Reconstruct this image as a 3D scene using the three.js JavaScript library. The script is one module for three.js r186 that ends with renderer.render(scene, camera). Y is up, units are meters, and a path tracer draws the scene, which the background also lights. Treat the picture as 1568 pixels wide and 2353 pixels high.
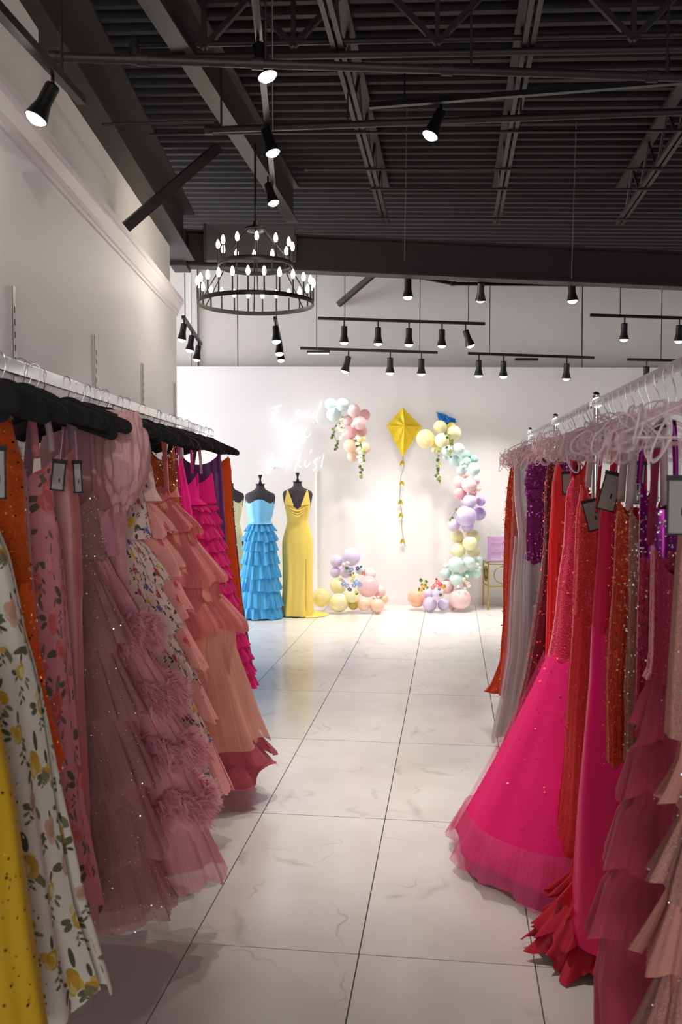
import * as THREE from 'three';
import { mergeGeometries } from 'three/addons/utils/BufferGeometryUtils.js';
import { RoundedBoxGeometry } from 'three/addons/geometries/RoundedBoxGeometry.js';
import { RectAreaLightUniformsLib } from 'three/addons/lights/RectAreaLightUniformsLib.js';
RectAreaLightUniformsLib.init();

// ---------- camera, sky, large lights, exposure ----------
const scene = new THREE.Scene();
const F = 2040, CX = 784, CY = 1176.5, EYE = 1.68;
const YAW = 1.376 * Math.PI / 180, PITCH = Math.atan((CY - 1078) / F);
const camera = new THREE.PerspectiveCamera(2 * Math.atan(CY / F) * 180 / Math.PI, 1568 / 2353, 0.05, 60);
camera.position.set(0, EYE, 0);
camera.rotation.order = 'YXZ';
camera.rotation.set(-PITCH, -YAW, 0);
camera.focus = 5.2; camera.userData.fStop = 5.6;
scene.background = new THREE.Color(0.9, 0.95, 1.0);
const renderer = new THREE.WebGLRenderer({ antialias: true });
renderer.toneMapping = THREE.LinearToneMapping;
renderer.toneMappingExposure = 1.16;
renderer.shadowMap.enabled = true;
renderer.shadowMap.type = THREE.PCFSoftShadowMap;
function areaLight(name, w, h, color, k, p, look) {
  const l = new THREE.RectAreaLight(color, k, w, h);
  l.name = name; l.position.set(...p); l.lookAt(...look); scene.add(l); return l;
}
// daylight through the shop front beyond the partition on the left, and through the shop front behind the camera
areaLight('daylight_side', 2.5, 3.6, 0xf6f9ff, 29, [-9.93, 2.1, -9.1], [0, 2.1, -9.1]);
areaLight('daylight_front', 3.2, 1.9, 0xffffff, 4.8, [0.6, 1.75, 4.9], [0.3, 1.5, -6]);

// ---------- helpers ----------
const taken = new Map();
const numbered = n => { const k = taken.get(n) || 0; taken.set(n, k + 1); return k ? `${n}_${String(k).padStart(3, '0')}` : n; };
let seed = 7;
const rnd = () => { seed = (seed + 0x6D2B79F5) | 0; let t = Math.imul(seed ^ (seed >>> 15), 1 | seed); t = (t + Math.imul(t ^ (t >>> 7), 61 | t)) ^ t; return ((t ^ (t >>> 14)) >>> 0) / 4294967296; };
const rr = (a, b) => a + (b - a) * rnd();
const V = (x, y, z) => new THREE.Vector3(x, y, z);
const lerp = (a, b, t) => a + (b - a) * t;
const clamp = (x, a, b) => Math.min(b, Math.max(a, x));
function keyed(keys, x) { // keys [[x, value]...] ascending x
  if (x <= keys[0][0]) return keys[0][1];
  for (let i = 1; i < keys.length; i++) if (x <= keys[i][0]) return lerp(keys[i - 1][1], keys[i][1], (x - keys[i - 1][0]) / (keys[i][0] - keys[i - 1][0] || 1));
  return keys[keys.length - 1][1];
}
// a pixel of the photograph gives a direction; the distance is that of the plane it lies on
function ray(px, py) {
  return V((px - CX) / F, -(py - CY) / F, -1).applyEuler(camera.rotation);
}
const onZ = (px, py, z) => { const d = ray(px, py); return d.multiplyScalar(-z / d.z).add(V(0, EYE, 0)); };      // plane z = -z
const onY = (px, py, y) => { const d = ray(px, py); return d.multiplyScalar((y - EYE) / d.y).add(V(0, EYE, 0)); }; // height y
const onX = (px, py, x) => { const d = ray(px, py); return d.multiplyScalar(x / d.x).add(V(0, EYE, 0)); };         // plane x
const TA = 8.53 * Math.PI / 180;                                  // floor tiles, roof and right-hand rack run at this angle to the walls
const TD = V(Math.sin(TA), 0, -Math.cos(TA)), TR = V(Math.cos(TA), 0, Math.sin(TA));
const onT = (px, py, t) => { const d = ray(px, py); return d.multiplyScalar(t / d.dot(TD)).add(V(0, EYE, 0)); };
const TP = (r, y, t) => V(0, y, 0).addScaledVector(TR, r).addScaledVector(TD, t);

const mats = {};
function mat(key, color, rough = 0.8, extra = {}) {
  if (mats[key]) return mats[key];
  const phys = ['sheen', 'clearcoat', 'transmission', 'iridescence'].some(k => k in extra);
  const m = new (phys ? THREE.MeshPhysicalMaterial : THREE.MeshStandardMaterial)({ color, roughness: rough, side: THREE.DoubleSide, ...extra });
  m.name = key; return mats[key] = m;
}
function mesh(name, geo, m, parent) {
  const o = new THREE.Mesh(geo, m); o.name = name; o.castShadow = o.receiveShadow = true; if (parent) parent.add(o); return o;
}
const G = list => list.length === 1 ? list[0] : mergeGeometries(list.map(g => g.index ? g.toNonIndexed() : g));
const part = (name, list, m, parent) => mesh(name, Array.isArray(list) ? G(list) : list, m, parent);
function tag(o, label, category, group, kind) {
  if (label) o.userData.label = label; if (category) o.userData.category = category;
  if (group) o.userData.group = group; if (kind) o.userData.kind = kind; return o;
}
function thing(name, label, category, p = [0, 0, 0], turn = 0, group) {
  const o = new THREE.Group(); o.name = numbered(name); o.position.set(...p); o.rotation.y = turn; scene.add(o); return tag(o, label, category, group);
}
function solo(name, list, m, label, category, group) { const o = part(numbered(name), list, m, scene); return tag(o, label, category, group); }
function struct(name, list, m, label, category) { const o = part(name, list, m, scene); return tag(o, label, category, null, 'structure'); }
const box = (w, h, d, x = 0, y = 0, z = 0) => new THREE.BoxGeometry(w, h, d).translate(x, y, z);
const rbox = (w, h, d, r, x = 0, y = 0, z = 0) => new RoundedBoxGeometry(w, h, d, 2, r).translate(x, y, z);
const span = (x0, x1, y0, y1, z0, z1) => box(x1 - x0, y1 - y0, z1 - z0, (x0 + x1) / 2, (y0 + y1) / 2, (z0 + z1) / 2);
const UPV = V(0, 1, 0);
function bar(a, b, r, r2 = r, n = 10) { // round bar from a to b
  const d = b.clone().sub(a), g = new THREE.CylinderGeometry(r2, r, d.length(), n);
  return g.applyQuaternion(new THREE.Quaternion().setFromUnitVectors(UPV, d.normalize())).translate((a.x + b.x) / 2, (a.y + b.y) / 2, (a.z + b.z) / 2);
}
function beamBox(a, b, w, h) { // square bar from a to b, w across (level), h upright
  const d = b.clone().sub(a), L = d.length(), m = new THREE.Matrix4().lookAt(a, b, UPV);
  return new THREE.BoxGeometry(w, h, L).applyMatrix4(m).translate((a.x + b.x) / 2, (a.y + b.y) / 2, (a.z + b.z) / 2);
}
const tube = (pts, r, n = 24, k = 6, closed = false) => new THREE.TubeGeometry(new THREE.CatmullRomCurve3(pts, closed), n, r, k, closed);
const lathe = (prof, n = 24) => new THREE.LatheGeometry(prof.map(p => new THREE.Vector2(p[0], p[1])), n);

// ---------- textures ----------
function canvasTex(w, h, draw, srgb = true) {
  const c = document.createElement('canvas'); c.width = w; c.height = h; draw(c.getContext('2d'), w, h);
  const t = new THREE.CanvasTexture(c); t.wrapS = t.wrapT = THREE.RepeatWrapping; if (srgb) t.colorSpace = THREE.SRGBColorSpace; return t;
}
function dataTex(n, f, srgb = false) {
  const d = new Uint8Array(n * n * 4);
  for (let y = 0; y < n; y++) for (let x = 0; x < n; x++) { const c = f(x, y), i = (y * n + x) * 4; for (let k = 0; k < 3; k++) d[i + k] = clamp(Math.round((c.length ? c[k] : c) * 255), 0, 255); d[i + 3] = 255; }
  const t = new THREE.DataTexture(d, n, n); t.wrapS = t.wrapT = THREE.RepeatWrapping; t.magFilter = t.minFilter = THREE.LinearFilter; if (srgb) t.colorSpace = THREE.SRGBColorSpace; t.needsUpdate = true; return t;
}
const rep = (t, x, y = x) => { const c = t.clone(); c.repeat.set(x, y); c.needsUpdate = true; return c; };
// tiled value noise
function noiseGrid(n, cells) { const g = []; for (let i = 0; i < cells * cells; i++) g.push(rnd()); return (x, y) => { const fx = x / n * cells, fy = y / n * cells, ix = Math.floor(fx), iy = Math.floor(fy); let u = fx - ix, v = fy - iy; u = u * u * (3 - 2 * u); v = v * v * (3 - 2 * v); const q = (a, b) => g[((b % cells + cells) % cells) * cells + (a % cells + cells) % cells]; return lerp(lerp(q(ix, iy), q(ix + 1, iy), u), lerp(q(ix, iy + 1), q(ix + 1, iy + 1), u), v); }; }
const plasterTex = (() => { const a = noiseGrid(256, 8), b = noiseGrid(256, 40), c = noiseGrid(256, 110); return dataTex(256, (x, y) => 0.5 + 0.25 * (a(x, y) - 0.5) + 0.25 * (b(x, y) - 0.5) + 0.3 * (c(x, y) - 0.5)); })();
const weaveTex = dataTex(128, (x, y) => 0.5 + 0.25 * Math.sin(x * Math.PI / 2) * Math.sin(y * Math.PI / 2) + 0.3 * (rnd() - 0.5));
const sequinColor = dataTex(256, (() => { const m = 64, v = []; for (let i = 0; i < m * m; i++) v.push(rnd()); return (x, y) => { const cx = x >> 2, cy = y >> 2, k = v[cy * m + cx], dx = (x & 3) - 1.5, dy = (y & 3) - 1.5, e = dx * dx + dy * dy > 4 ? 0.55 : 1; return (0.76 + 0.24 * k) * (e < 1 ? 0.82 : 1); }; })());
const sequinBump = dataTex(256, (() => { const m = 64, v = []; for (let i = 0; i < m * m; i++) v.push([rr(-1, 1), rr(-1, 1)]); return (x, y) => { const t = v[(y >> 2) * m + (x >> 2)], dx = ((x & 3) - 1.5) / 2, dy = ((y & 3) - 1.5) / 2; return 0.5 + 0.3 * (t[0] * dx + t[1] * dy); }; })());
function rose(g, x, y, r, cols) { for (let i = 0; i < 9; i++) { const a = rnd() * 6.28, q = r * (0.55 * (1 - i / 9)); g.fillStyle = cols[i % cols.length]; g.beginPath(); g.ellipse(x + Math.cos(a) * q, y + Math.sin(a) * q, r * rr(0.3, 0.6), r * rr(0.25, 0.5), rnd() * 3, 0, 6.29); g.fill(); } }
function leafP(g, x, y, l, a, col) { g.fillStyle = col; g.beginPath(); g.ellipse(x + Math.cos(a) * l / 2, y + Math.sin(a) * l / 2, l / 2, l / 5, a, 0, 6.29); g.fill(); }
function floral(base, roses, leaves, n, r0, r1, sprigs) {
  return canvasTex(512, 512, (g, w, h) => {
    g.fillStyle = base; g.fillRect(0, 0, w, h);
    const wrap = (x, y, f) => { for (const ox of [-w, 0, w]) for (const oy of [-h, 0, h]) { const s = seed; f(x + ox, y + oy); if (ox < w || oy < h) seed = s; } };
    for (let i = 0; i < n; i++) {
      const gx = ((i * 0.618) % 1) * w, gy = ((i + 0.5) / n) * h, x = gx + rr(-25, 25), y = gy, r = rr(r0, r1), c = roses[i % roses.length];
      wrap(x, y, (X, Y) => { for (let k = 0; k < sprigs; k++) leafP(g, X + Math.cos(k * 2.2) * r * 0.8, Y + Math.sin(k * 2.2) * r * 0.8, r * rr(0.7, 1.2), k * 2.2 + rr(-0.5, 0.5), leaves[k % leaves.length]); rose(g, X, Y, r, c); });
      wrap((x + w * 0.31) % w, (y + h * 0.43) % h, (X, Y) => { g.strokeStyle = leaves[0]; g.lineWidth = 2; g.beginPath(); g.moveTo(X, Y); g.lineTo(X + rr(-14, 14), Y + r * 0.9); g.stroke(); for (let k = 0; k < 4; k++) leafP(g, X, Y + k * r * 0.25, r * 0.5, k % 2 ? 0.5 : 2.6, leaves[k % leaves.length]); });
    }
  });
}
const T = {
  yellowRose: floral('#efe6d8', [['#d9a836', '#e3bd5a', '#c99a3a', '#e8cd84'], ['#dcb458', '#cfa040', '#ead69a'], ['#d8a890', '#dcb8a4', '#c89a80']], ['#6a6a4c', '#84805f', '#565644'], 19, 26, 42, 5),
  coralRose: floral('#dd8c96', [['#dc6458', '#e0766a', '#d4585a', '#e58a80'], ['#dd6c66', '#e38278', '#d46468'], ['#e0848a', '#d87078', '#e8989a']], ['#6a5a4c', '#7a6a5c', '#8a6a64'], 17, 34, 60, 4),
  multi: floral('#e6cbc0', [['#c4503f', '#d9765c', '#a83a36'], ['#7d78b4', '#9a94c8', '#5d5898'], ['#d8b040', '#e6c970'], ['#bd4a58', '#d88a8c']], ['#3f4a38', '#56603f', '#2f3a3a'], 44, 15, 26, 5),
  blush: floral('#eda59a', [['#dd6a62', '#e58478', '#d2565a'], ['#e99086', '#df7670', '#eaa094']], ['#e39a8a', '#db8378'], 16, 18, 34, 2),
  whitePink: floral('#ecc9c2', [['#cc4a58', '#d86a70', '#b83a4c']], ['#8a8a5e', '#c2838a'], 14, 12, 20, 3),
  marble: [0, 1, 2, 3].map(v => canvasTex(512, 1024, (g, w, h) => {
    g.fillStyle = '#e8e4e2'; g.fillRect(0, 0, w, h);
    for (let i = 0; i < 60; i++) { const x = rnd() * w, y = rnd() * h, r = rr(40, 150), q = g.createRadialGradient(x, y, 0, x, y, r), k = rnd() < 0.5 ? '222,215,209' : '240,236,232'; q.addColorStop(0, `rgba(${k},.35)`); q.addColorStop(1, `rgba(${k},0)`); g.fillStyle = q; g.fillRect(x - r, y - r, 2 * r, 2 * r); }
    for (let i = 0; i < 10; i++) {
      let x = rnd() * w, y = rnd() * h; const dir = (i % 3 ? 2.35 : 1.0) + rr(-0.35, 0.35); let a = dir; const n = 10 + Math.floor(rnd() * 34), st = i < 5 ? rr(0.16, 0.32) : rr(0.04, 0.14), wd = i < 5 ? rr(2, 5) : rr(8, 22);
      for (let k = 0; k < n; k++) {
        const nx = x + Math.cos(a) * 9, ny = y + Math.sin(a) * 9, f = Math.sin(Math.PI * (k + 0.5) / n);
        for (const [q, al] of [[3.2, 0.1], [1.7, 0.2], [0.7, 0.3]]) { g.strokeStyle = `rgba(118,108,104,${st * f * al})`; g.lineCap = 'round'; g.lineWidth = wd * q * f * rr(0.6, 1.3) + 0.5; g.beginPath(); g.moveTo(x, y); g.lineTo(nx, ny); g.stroke(); }
        x = nx; y = ny; a = lerp(a + rr(-0.9, 0.9), dir, 0.15);
      }
    }
  })),
  streak: dataTex(256, (() => { const s = []; for (let i = 0; i < 256; i++) s.push(rnd()); const b = noiseGrid(256, 24); return (x, y) => 0.72 + 0.2 * s[x] + 0.14 * (b(x, y) - 0.5); })()),
};

// ---------- materials ----------
const wallM = mat('wall_paint', '#f1eeee', 0.55, { bumpMap: rep(plasterTex, 1.2), bumpScale: 0.0006 });
const wallUpM = mat('upper_wall_paint', '#dfdbd5', 0.8, { bumpMap: rep(plasterTex, 1.2), bumpScale: 0.001 });
const trimM = mat('trim_paint', '#ebe5e5', 0.5);
const blackCeil = mat('ceiling_black_paint', '#1a1514', 0.75);
const steelDark = mat('dark_painted_steel', '#292220', 0.55);
const beamM = mat('grey_painted_steel', '#3f3936', 0.5);
const blackMetal = mat('black_metal', '#161514', 0.4, { metalness: 0.3 });
const chrome = mat('chrome', '#d8d8da', 0.12, { metalness: 1 });
const velvet = mat('black_velvet', '#141213', 0.95, { sheen: 0.6, sheenRoughness: 0.6, sheenColor: new THREE.Color(0.05, 0.05, 0.06) });
const clearM = mat('clear_plastic', '#f6e6ea', 0.12, { transmission: 0.75, thickness: 0, ior: 1.45 });
const lampM = (key, color, k) => mat(key, '#ffffff', 0.4, { emissive: new THREE.Color(color), emissiveIntensity: k });

// ---------- the room ----------
const XW = -1.22, ZEND = -7.66, ZB = -10.88;
{ // floor: each porcelain tile of the visible bay is a piece of its own
  const floor = struct('floor', box(17.2, 0.2, 19, -1.7, -0.112, -3), mat('grout', '#8d837c', 0.9), 'white marble-look tiled floor with thin grey joints', 'floor');
  const marbM = T.marble.map((t, i) => mat('marble_tile_' + i, '#ffffff', 0.2, { map: t, clearcoat: 0.25, clearcoatRoughness: 0.15 }));
  const W = 0.6, L = 1.2, R0 = -0.312, T0 = 2.985;
  const g = box(W - 0.005, 0.012, L - 0.005), rest = [];
  const turned = g.clone().rotateY(Math.PI);
  for (let i = -20; i < 14; i++) for (let j = -7; j < 8; j++) {
    const r = R0 + (i + 0.5) * W, t = T0 + (j + 0.5) * L, p = TP(r, -0.006, t);
    if (p.x < -10 || p.x > 6.6 || p.z > 5 || p.z < -11.6) continue;
    const seen = t > 1.2 && Math.abs(p.x - 0.03 * t) < 0.42 * t + 0.9 && p.x > -2.2 && p.z > -11.3;
    const h = ((i * 7 + j * 13) % 4 + 4) % 4;
    if (seen) { const o = mesh('tile', (i * 3 + j * 5) % 2 ? g : turned, marbM[h], floor); o.position.copy(p); o.rotation.y = -TA; }
    else rest.push(g.clone().rotateY(-TA).translate(p.x, p.y, p.z));
  }
  const o = part('tile_field', rest, marbM[0], floor); tag(o, null, null, null, 'stuff');
}
struct('wall_left', [span(XW - 0.2, XW, 0, 3.04, ZEND, 5)], wallM, 'tall pale pink-white partition wall behind the left dress rack', 'wall');
struct('wall_left_upper', [span(XW - 0.25, XW - 0.05, 3.04, 3.58, ZEND, 5), span(XW - 0.05, XW + 0.01, 3.1, 3.58, -3.95, -3.45)], wallUpM, 'off-white upper wall above the crown moulding', 'wall');
{ // crown moulding: stepped profile along the partition's top
  const prof = [[0, 2.98], [0.012, 2.98], [0.012, 3.0], [0.022, 3.005], [0.022, 3.03], [0.05, 3.07], [0.05, 3.085], [0.062, 3.09], [0.062, 3.125], [-0.06, 3.125], [-0.06, 2.98]];
  const s = new THREE.Shape(prof.map(p => new THREE.Vector2(p[0], p[1])));
  const g = new THREE.ExtrudeGeometry(s, { depth: 5 - ZEND + 0.02, bevelEnabled: false }).translate(XW, 0, ZEND - 0.02);
  struct('trim_1', g, trimM, 'stepped white crown moulding along the partition top', 'moulding');
}
struct('wall_left_return', [span(-10, XW - 0.2, 0, 5.2, ZEND, ZEND + 0.2)], wallM, 'return wall of the bay beyond the partition', 'wall');
struct('wall_back', [span(-10, 6.5, 0, 2.925, ZB - 0.14, ZB)], wallM, 'low white display wall carrying the balloons and neon sign', 'wall');
{
  const up = struct('wall_back_upper', [span(-10, 6.5, 2.5, 5.2, -11.3, -11.1)], mat('joint_shadow_gap', '#6f6860', 0.9), 'grey-beige upper back wall with upright panel joints', 'wall');
  const xs = [-10, onZ(441, 700, 11.1).x, onZ(455, 700, 11.06).x, onZ(546, 700, 11.06).x, onZ(1340, 700, 11.06).x, 6.5];
  for (let i = 0; i < 5; i++) part('panel', span(xs[i] + 0.006, xs[i + 1] - 0.006, 2.6, 4.6, -11.1, i === 1 ? -11.03 : -11.06), wallUpM, up);
}
struct('wall_right', [span(6.5, 6.7, 0, 4.6, -11.3, 5.2)], wallM, 'plain white right wall', 'wall');
struct('wall_front', [span(-1.5, -1.0, 0, 4.6, 5, 5.2), span(2.2, 6.7, 0, 4.6, 5, 5.2), span(-1.0, 2.2, 2.75, 4.6, 5, 5.2), span(-1.0, 2.2, 0, 0.75, 5, 5.2)], wallM, 'shop front wall around the window', 'wall');
struct('wall_far_left', [span(-10.2, -10, 0, 5.2, -7.85, ZEND + 0.2), span(-10.2, -10, 0, 5.2, -11.3, -10.35), span(-10.2, -10, 3.9, 5.2, -10.35, -7.85), span(-10.2, -10, 0, 0.3, -10.35, -7.85)], wallM, 'side wall around the shop window', 'wall');
const paneM = mat('window_glass', '#ffffff', 0.02, { transmission: 1, thickness: 0 });
for (const [n, x0, x1, y0, y1, z0, z1] of [['window_1', -10.11, -10.09, 0.3, 3.9, -10.35, -7.85], ['window_2', -1.0, 2.2, 0.75, 2.75, 5.09, 5.11]]) {
  const w = struct(n, span(x0, x1, y0, y1, z0, z1), paneM, 'clear shop window pane', 'window');
  const f = n === 'window_1' ? [span(-10.14, -10.04, y0, y0 + 0.06, z0, z1), span(-10.14, -10.04, y1 - 0.06, y1, z0, z1), span(-10.14, -10.04, y0, y1, -9.13, -9.07)] : [span(x0, x1, y0, y0 + 0.06, 5.05, 5.15), span(x0, x1, y1 - 0.06, y1, 5.05, 5.15), span(0.57, 0.63, y0, y1, 5.05, 5.15)];
  part('window_frame', f, blackMetal, w);
}
struct('baseboard_back', span(-10, 6.5, 0, 0.09, ZB, ZB + 0.012), trimM, 'low white baseboard at the foot of the display wall', 'baseboard');

// ---------- roof: corrugated deck, joists, beams ----------
const slope = -0.04, HJ = r => 3.92 + slope * (r + 0.35);      // underside of the joists at cross position r
const DECK = 0.34;
{
  const ceil = new THREE.Group(); ceil.name = 'ceiling'; ceil.rotation.y = -TA; scene.add(ceil);
  tag(ceil, 'dark painted corrugated metal roof deck', 'ceiling', null, 'structure');
  const r0 = -12, r1 = 8.5, per = 0.15, hgt = 0.04;
  const sheet = (t0, n) => {
    const pos = [], idx = [];
    const prof = []; for (let i = 0; i < n; i++) for (const [u, v] of [[0, 0], [0.045, 0], [0.06, 1], [0.135, 1]]) prof.push([t0 + i * per + u, v * hgt]); prof.push([t0 + n * per, 0]);
    for (const [t, v] of prof) for (const r of [r0, r1]) pos.push(r, HJ(r) + DECK + v, -t);
    const P = [], c = (k, s) => pos.slice((k * 2 + s) * 3, (k * 2 + s) * 3 + 3);
    for (let k = 0; k < prof.length - 1; k++) { const a = c(k, 0), b = c(k, 1), d = c(k + 1, 0), e = c(k + 1, 1); P.push(...a, ...b, ...e, ...a, ...e, ...d); }
    const g = new THREE.BufferGeometry(); g.setAttribute('position', new THREE.Float32BufferAttribute(P, 3)); g.computeVertexNormals(); return g;
  };
  for (let k = 0; k < 19; k++) mesh('deck_sheet', sheet(-5.5 + k * 0.9, 6), blackCeil, ceil);
  const slab = box(20.5, 0.1, 20, -1.75, 0, -2.5); const p = slab.attributes.position; for (let i = 0; i < p.count; i++) p.setY(i, p.getY(i) + HJ(p.getX(i)) + DECK + 0.12);
  part('roof_slab', slab, blackCeil, ceil);
}
const webM = steelDark;
function openJoist(r, label, solid) {
  const o = thing('roof_joist', label, 'joist', [0, 0, 0], -TA, 'roof joists'), y = HJ(r), t0 = -4, t1 = 8.25;
  const seg = (a, b, w, h, yy) => span(r - w / 2, r + w / 2, yy, yy + h, -b, -a);
  if (solid) { part('bottom_flange', seg(t0, t1, 0.11, 0.014, y), beamM, o); part('web_plate', seg(t0, t1, 0.01, DECK - 0.02, y + 0.01), beamM, o); part('top_flange', seg(t0, t1, 0.11, 0.014, y + DECK - 0.02), beamM, o); return; }
  part('bottom_chord', [span(r - 0.034, r - 0.008, y, y + 0.03, -t1, -t0), span(r + 0.008, r + 0.034, y, y + 0.03, -t1, -t0)], webM, o);
  part('top_chord', [seg(t0, t1, 0.08, 0.03, y + DECK - 0.035)], webM, o);
  for (let t = t0, up = 0; t < t1 - 0.3; t += 0.3, up ^= 1) part('web_rod', bar(V(r, y + (up ? DECK - 0.03 : 0.015), -t), V(r, y + (up ? 0.015 : DECK - 0.03), -(t + 0.3)), 0.011, 0.011, 6), webM, o);
}
const rOf = (px, py, z) => onZ(px, py, z).dot(TR);
openJoist(rOf(665, 520, 8.2), 'wide flat-flanged steel beam running above the chandelier', true);
openJoist(rOf(885, 543, 8.2), 'dark open-web roof joist left of the bare bulb spotlight');
openJoist(rOf(1140, 548, 8.2), 'dark open-web roof joist right of the bare bulb spotlight');
openJoist(rOf(1412, 560, 8.2), 'dark open-web roof joist above the right dress rack');
openJoist(rOf(1690, 560, 8.2), 'dark open-web roof joist over the right side of the shop');
{ // cross truss with V webs
  const tC = 4.86, o = thing('cross_truss', 'dark cross truss of double pipes with V-shaped webs under the deck', 'truss', [0, 0, 0], -TA);
  const L = V(-1.08, 0, -4.7), ra = L.dot(TR), rb = 5.5, q = (r, dy) => V(r, HJ(r) + dy, -tC);
  part('bottom_chord', [bar(q(ra, -0.02), q(rb, -0.02), 0.02), bar(q(ra, 0.05), q(rb, 0.05), 0.016)], steelDark, o);
  part('end_plate', bar(q(ra, -0.05), q(ra, 0.08), 0.03), steelDark, o);
  for (const px of [470, 675, 1005, 1455]) {
    const r = onT(px, 145, tC).dot(TR);
    for (const d of [-0.3, 0.3]) part('web_diagonal', beamBox(q(r, 0.03), q(r + d, DECK), 0.03, 0.03), steelDark, o);
    part('web_upright', beamBox(q(r, 0.03), V(r, HJ(r) + DECK, -tC + 0.01), 0.025, 0.025), steelDark, o);
  }
  part('web_diagonal', beamBox(q(onT(445, 132, tC).dot(TR), 0), V(onT(280, -20, 4.3).dot(TR), HJ(0) + 0.3, -4.3), 0.05, 0.05), steelDark, o);
}
{ // bridging bars across the joists
  for (const [py, x0] of [[330, 345], [412, 700], [455, 850], [520, 770]]) {
    const t = 2.2 * F / (1078 - py), a = onT(x0, py, t).dot(TR), b = 4.4, q = r => V(r, HJ(r) - 0.01, -t);
    const o = part(numbered('bridging_bar'), bar(q(a), q(b), 0.009, 0.009, 6), steelDark, scene); o.rotation.y = -TA;
    tag(o, 'thin bridging bar crossing under the roof joists', 'bar', 'bridging bars under the joists');
  }
}
solo('conduit', bar(onZ(235, 286, 4.5), onZ(492, 279, 4.46), 0.008, 0.008, 8), steelDark, 'short thin conduit between the left wall beam and the flat-flanged beam', 'conduit');
{ // main pipe under the truss, ending at the left wall
  const o = thing('sprinkler_main', 'long dark pipe with couplings crossing in front of the cross truss', 'pipe');
  const a = onZ(118, 131, 3.9), b = a.clone().lerp(onZ(1568, 178, 4.1), 1.3);
  part('pipe', bar(a, b, 0.019, 0.019, 12), steelDark, o);
  for (const f of [0.005, 0.105, 0.24, 0.47, 0.73]) { const c = a.clone().lerp(b, f), d = b.clone().sub(a).normalize(); part('coupling', bar(c.clone().addScaledVector(d, -0.025), c.clone().addScaledVector(d, 0.025), 0.026, 0.026, 12), steelDark, o); }
  for (const f of [0.25, 0.5, 0.75]) { const c = a.clone().lerp(b, f); part('hanger_rod', bar(c, V(c.x, HJ(c.x) + 0.3, c.z), 0.006, 0.006, 6), steelDark, o); }
}
{ // sprinkler pipe
  const o = thing('sprinkler_pipe', 'dark sprinkler pipe crossing under the joists with an end cap', 'pipe');
  const a = onZ(478, 299, 5.55), b0 = onZ(1568, 257, 5.5 * 0.944), b = a.clone().lerp(b0, 1.4);
  part('pipe', bar(a, b, 0.021, 0.021, 12), steelDark, o); part('end_cap', bar(a.clone().add(V(-0.02, 0, 0)), a.clone().add(V(0.03, 0, 0)), 0.028), steelDark, o);
  for (const px of [503, 800, 1190, 1540]) { const p = onZ(px, 250, 5.4), f = clamp((p.x - a.x) / (b.x - a.x), 0, 1), c = a.clone().lerp(b, f); part('hanger_rod', bar(c, V(c.x, 4.2, c.z), 0.007, 0.007, 6), steelDark, o); }
}
{ // beam along the partition, cross beam
  const o = thing('wall_beam', 'dark steel beam running above the left partition wall', 'beam');
  part('bottom_flange', span(-1.36, -1.13, 3.57, 3.585, -8.2, 5), steelDark, o); part('web_plate', span(-1.25, -1.235, 3.58, 3.98, -8.2, 5), steelDark, o); part('top_flange', span(-1.36, -1.13, 3.98, 3.995, -8.2, 5), steelDark, o);
  part('end_block', span(-1.36, -1.215, 3.53, 3.86, -8.5, -8.2), steelDark, o);
  const c = thing('cross_beam', 'deep dark steel beam spanning in front of the upper back wall', 'beam');
  const a = onZ(430, 570, 8.35), b = onZ(1568, 620, 8.35), k = (b.y - a.y) / (b.x - a.x), q = (x, dy) => V(x, a.y + k * (x - a.x) + dy, -8.4);
  const hh = 0.155;
  part('web_plate', beamBox(q(-1.3, 0), q(6.4, 0), 0.012, 2 * hh), steelDark, c);
  part('bottom_flange', beamBox(q(-1.3, -hh), q(6.4, -hh), 0.17, 0.018), steelDark, c); part('top_flange', beamBox(q(-1.3, hh), q(6.4, hh), 0.17, 0.018), steelDark, c);
  const br = (name, p, e, w, label) => solo(name, beamBox(p, e, w, w), steelDark, label, 'brace');
  br('diagonal_brace', V(-1.215, 3.16, -5.6), onZ(500, 340, 6.05), 0.062, 'dark diagonal strut rising from the left wall to the roof beam');
  br('diagonal_brace', onZ(778, 700, 11.02), onZ(885, 608, 10.7), 0.06, 'dark diagonal strut rising from the upper back wall');
  const p = onZ(470, 515, 8.2), e = onZ(678, 598, 8.2);
  const h = thing('duct_box', 'grey sheet-metal box on the cross beam behind the chandelier', 'duct');
  part('casing', rbox(e.x - p.x, p.y - e.y, 0.09, 0.006, (p.x + e.x) / 2, (p.y + e.y) / 2, -8.27), mat('grey_sheet_metal', '#565352', 0.5), h);
  for (const q of [[p.x - 0.012, p.x + 0.012, e.y - 0.01, p.y + 0.01], [e.x - 0.012, e.x + 0.012, e.y - 0.01, p.y - 0.1]]) part('flange', span(...q, -8.225, -8.205), beamM, h);
}
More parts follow.
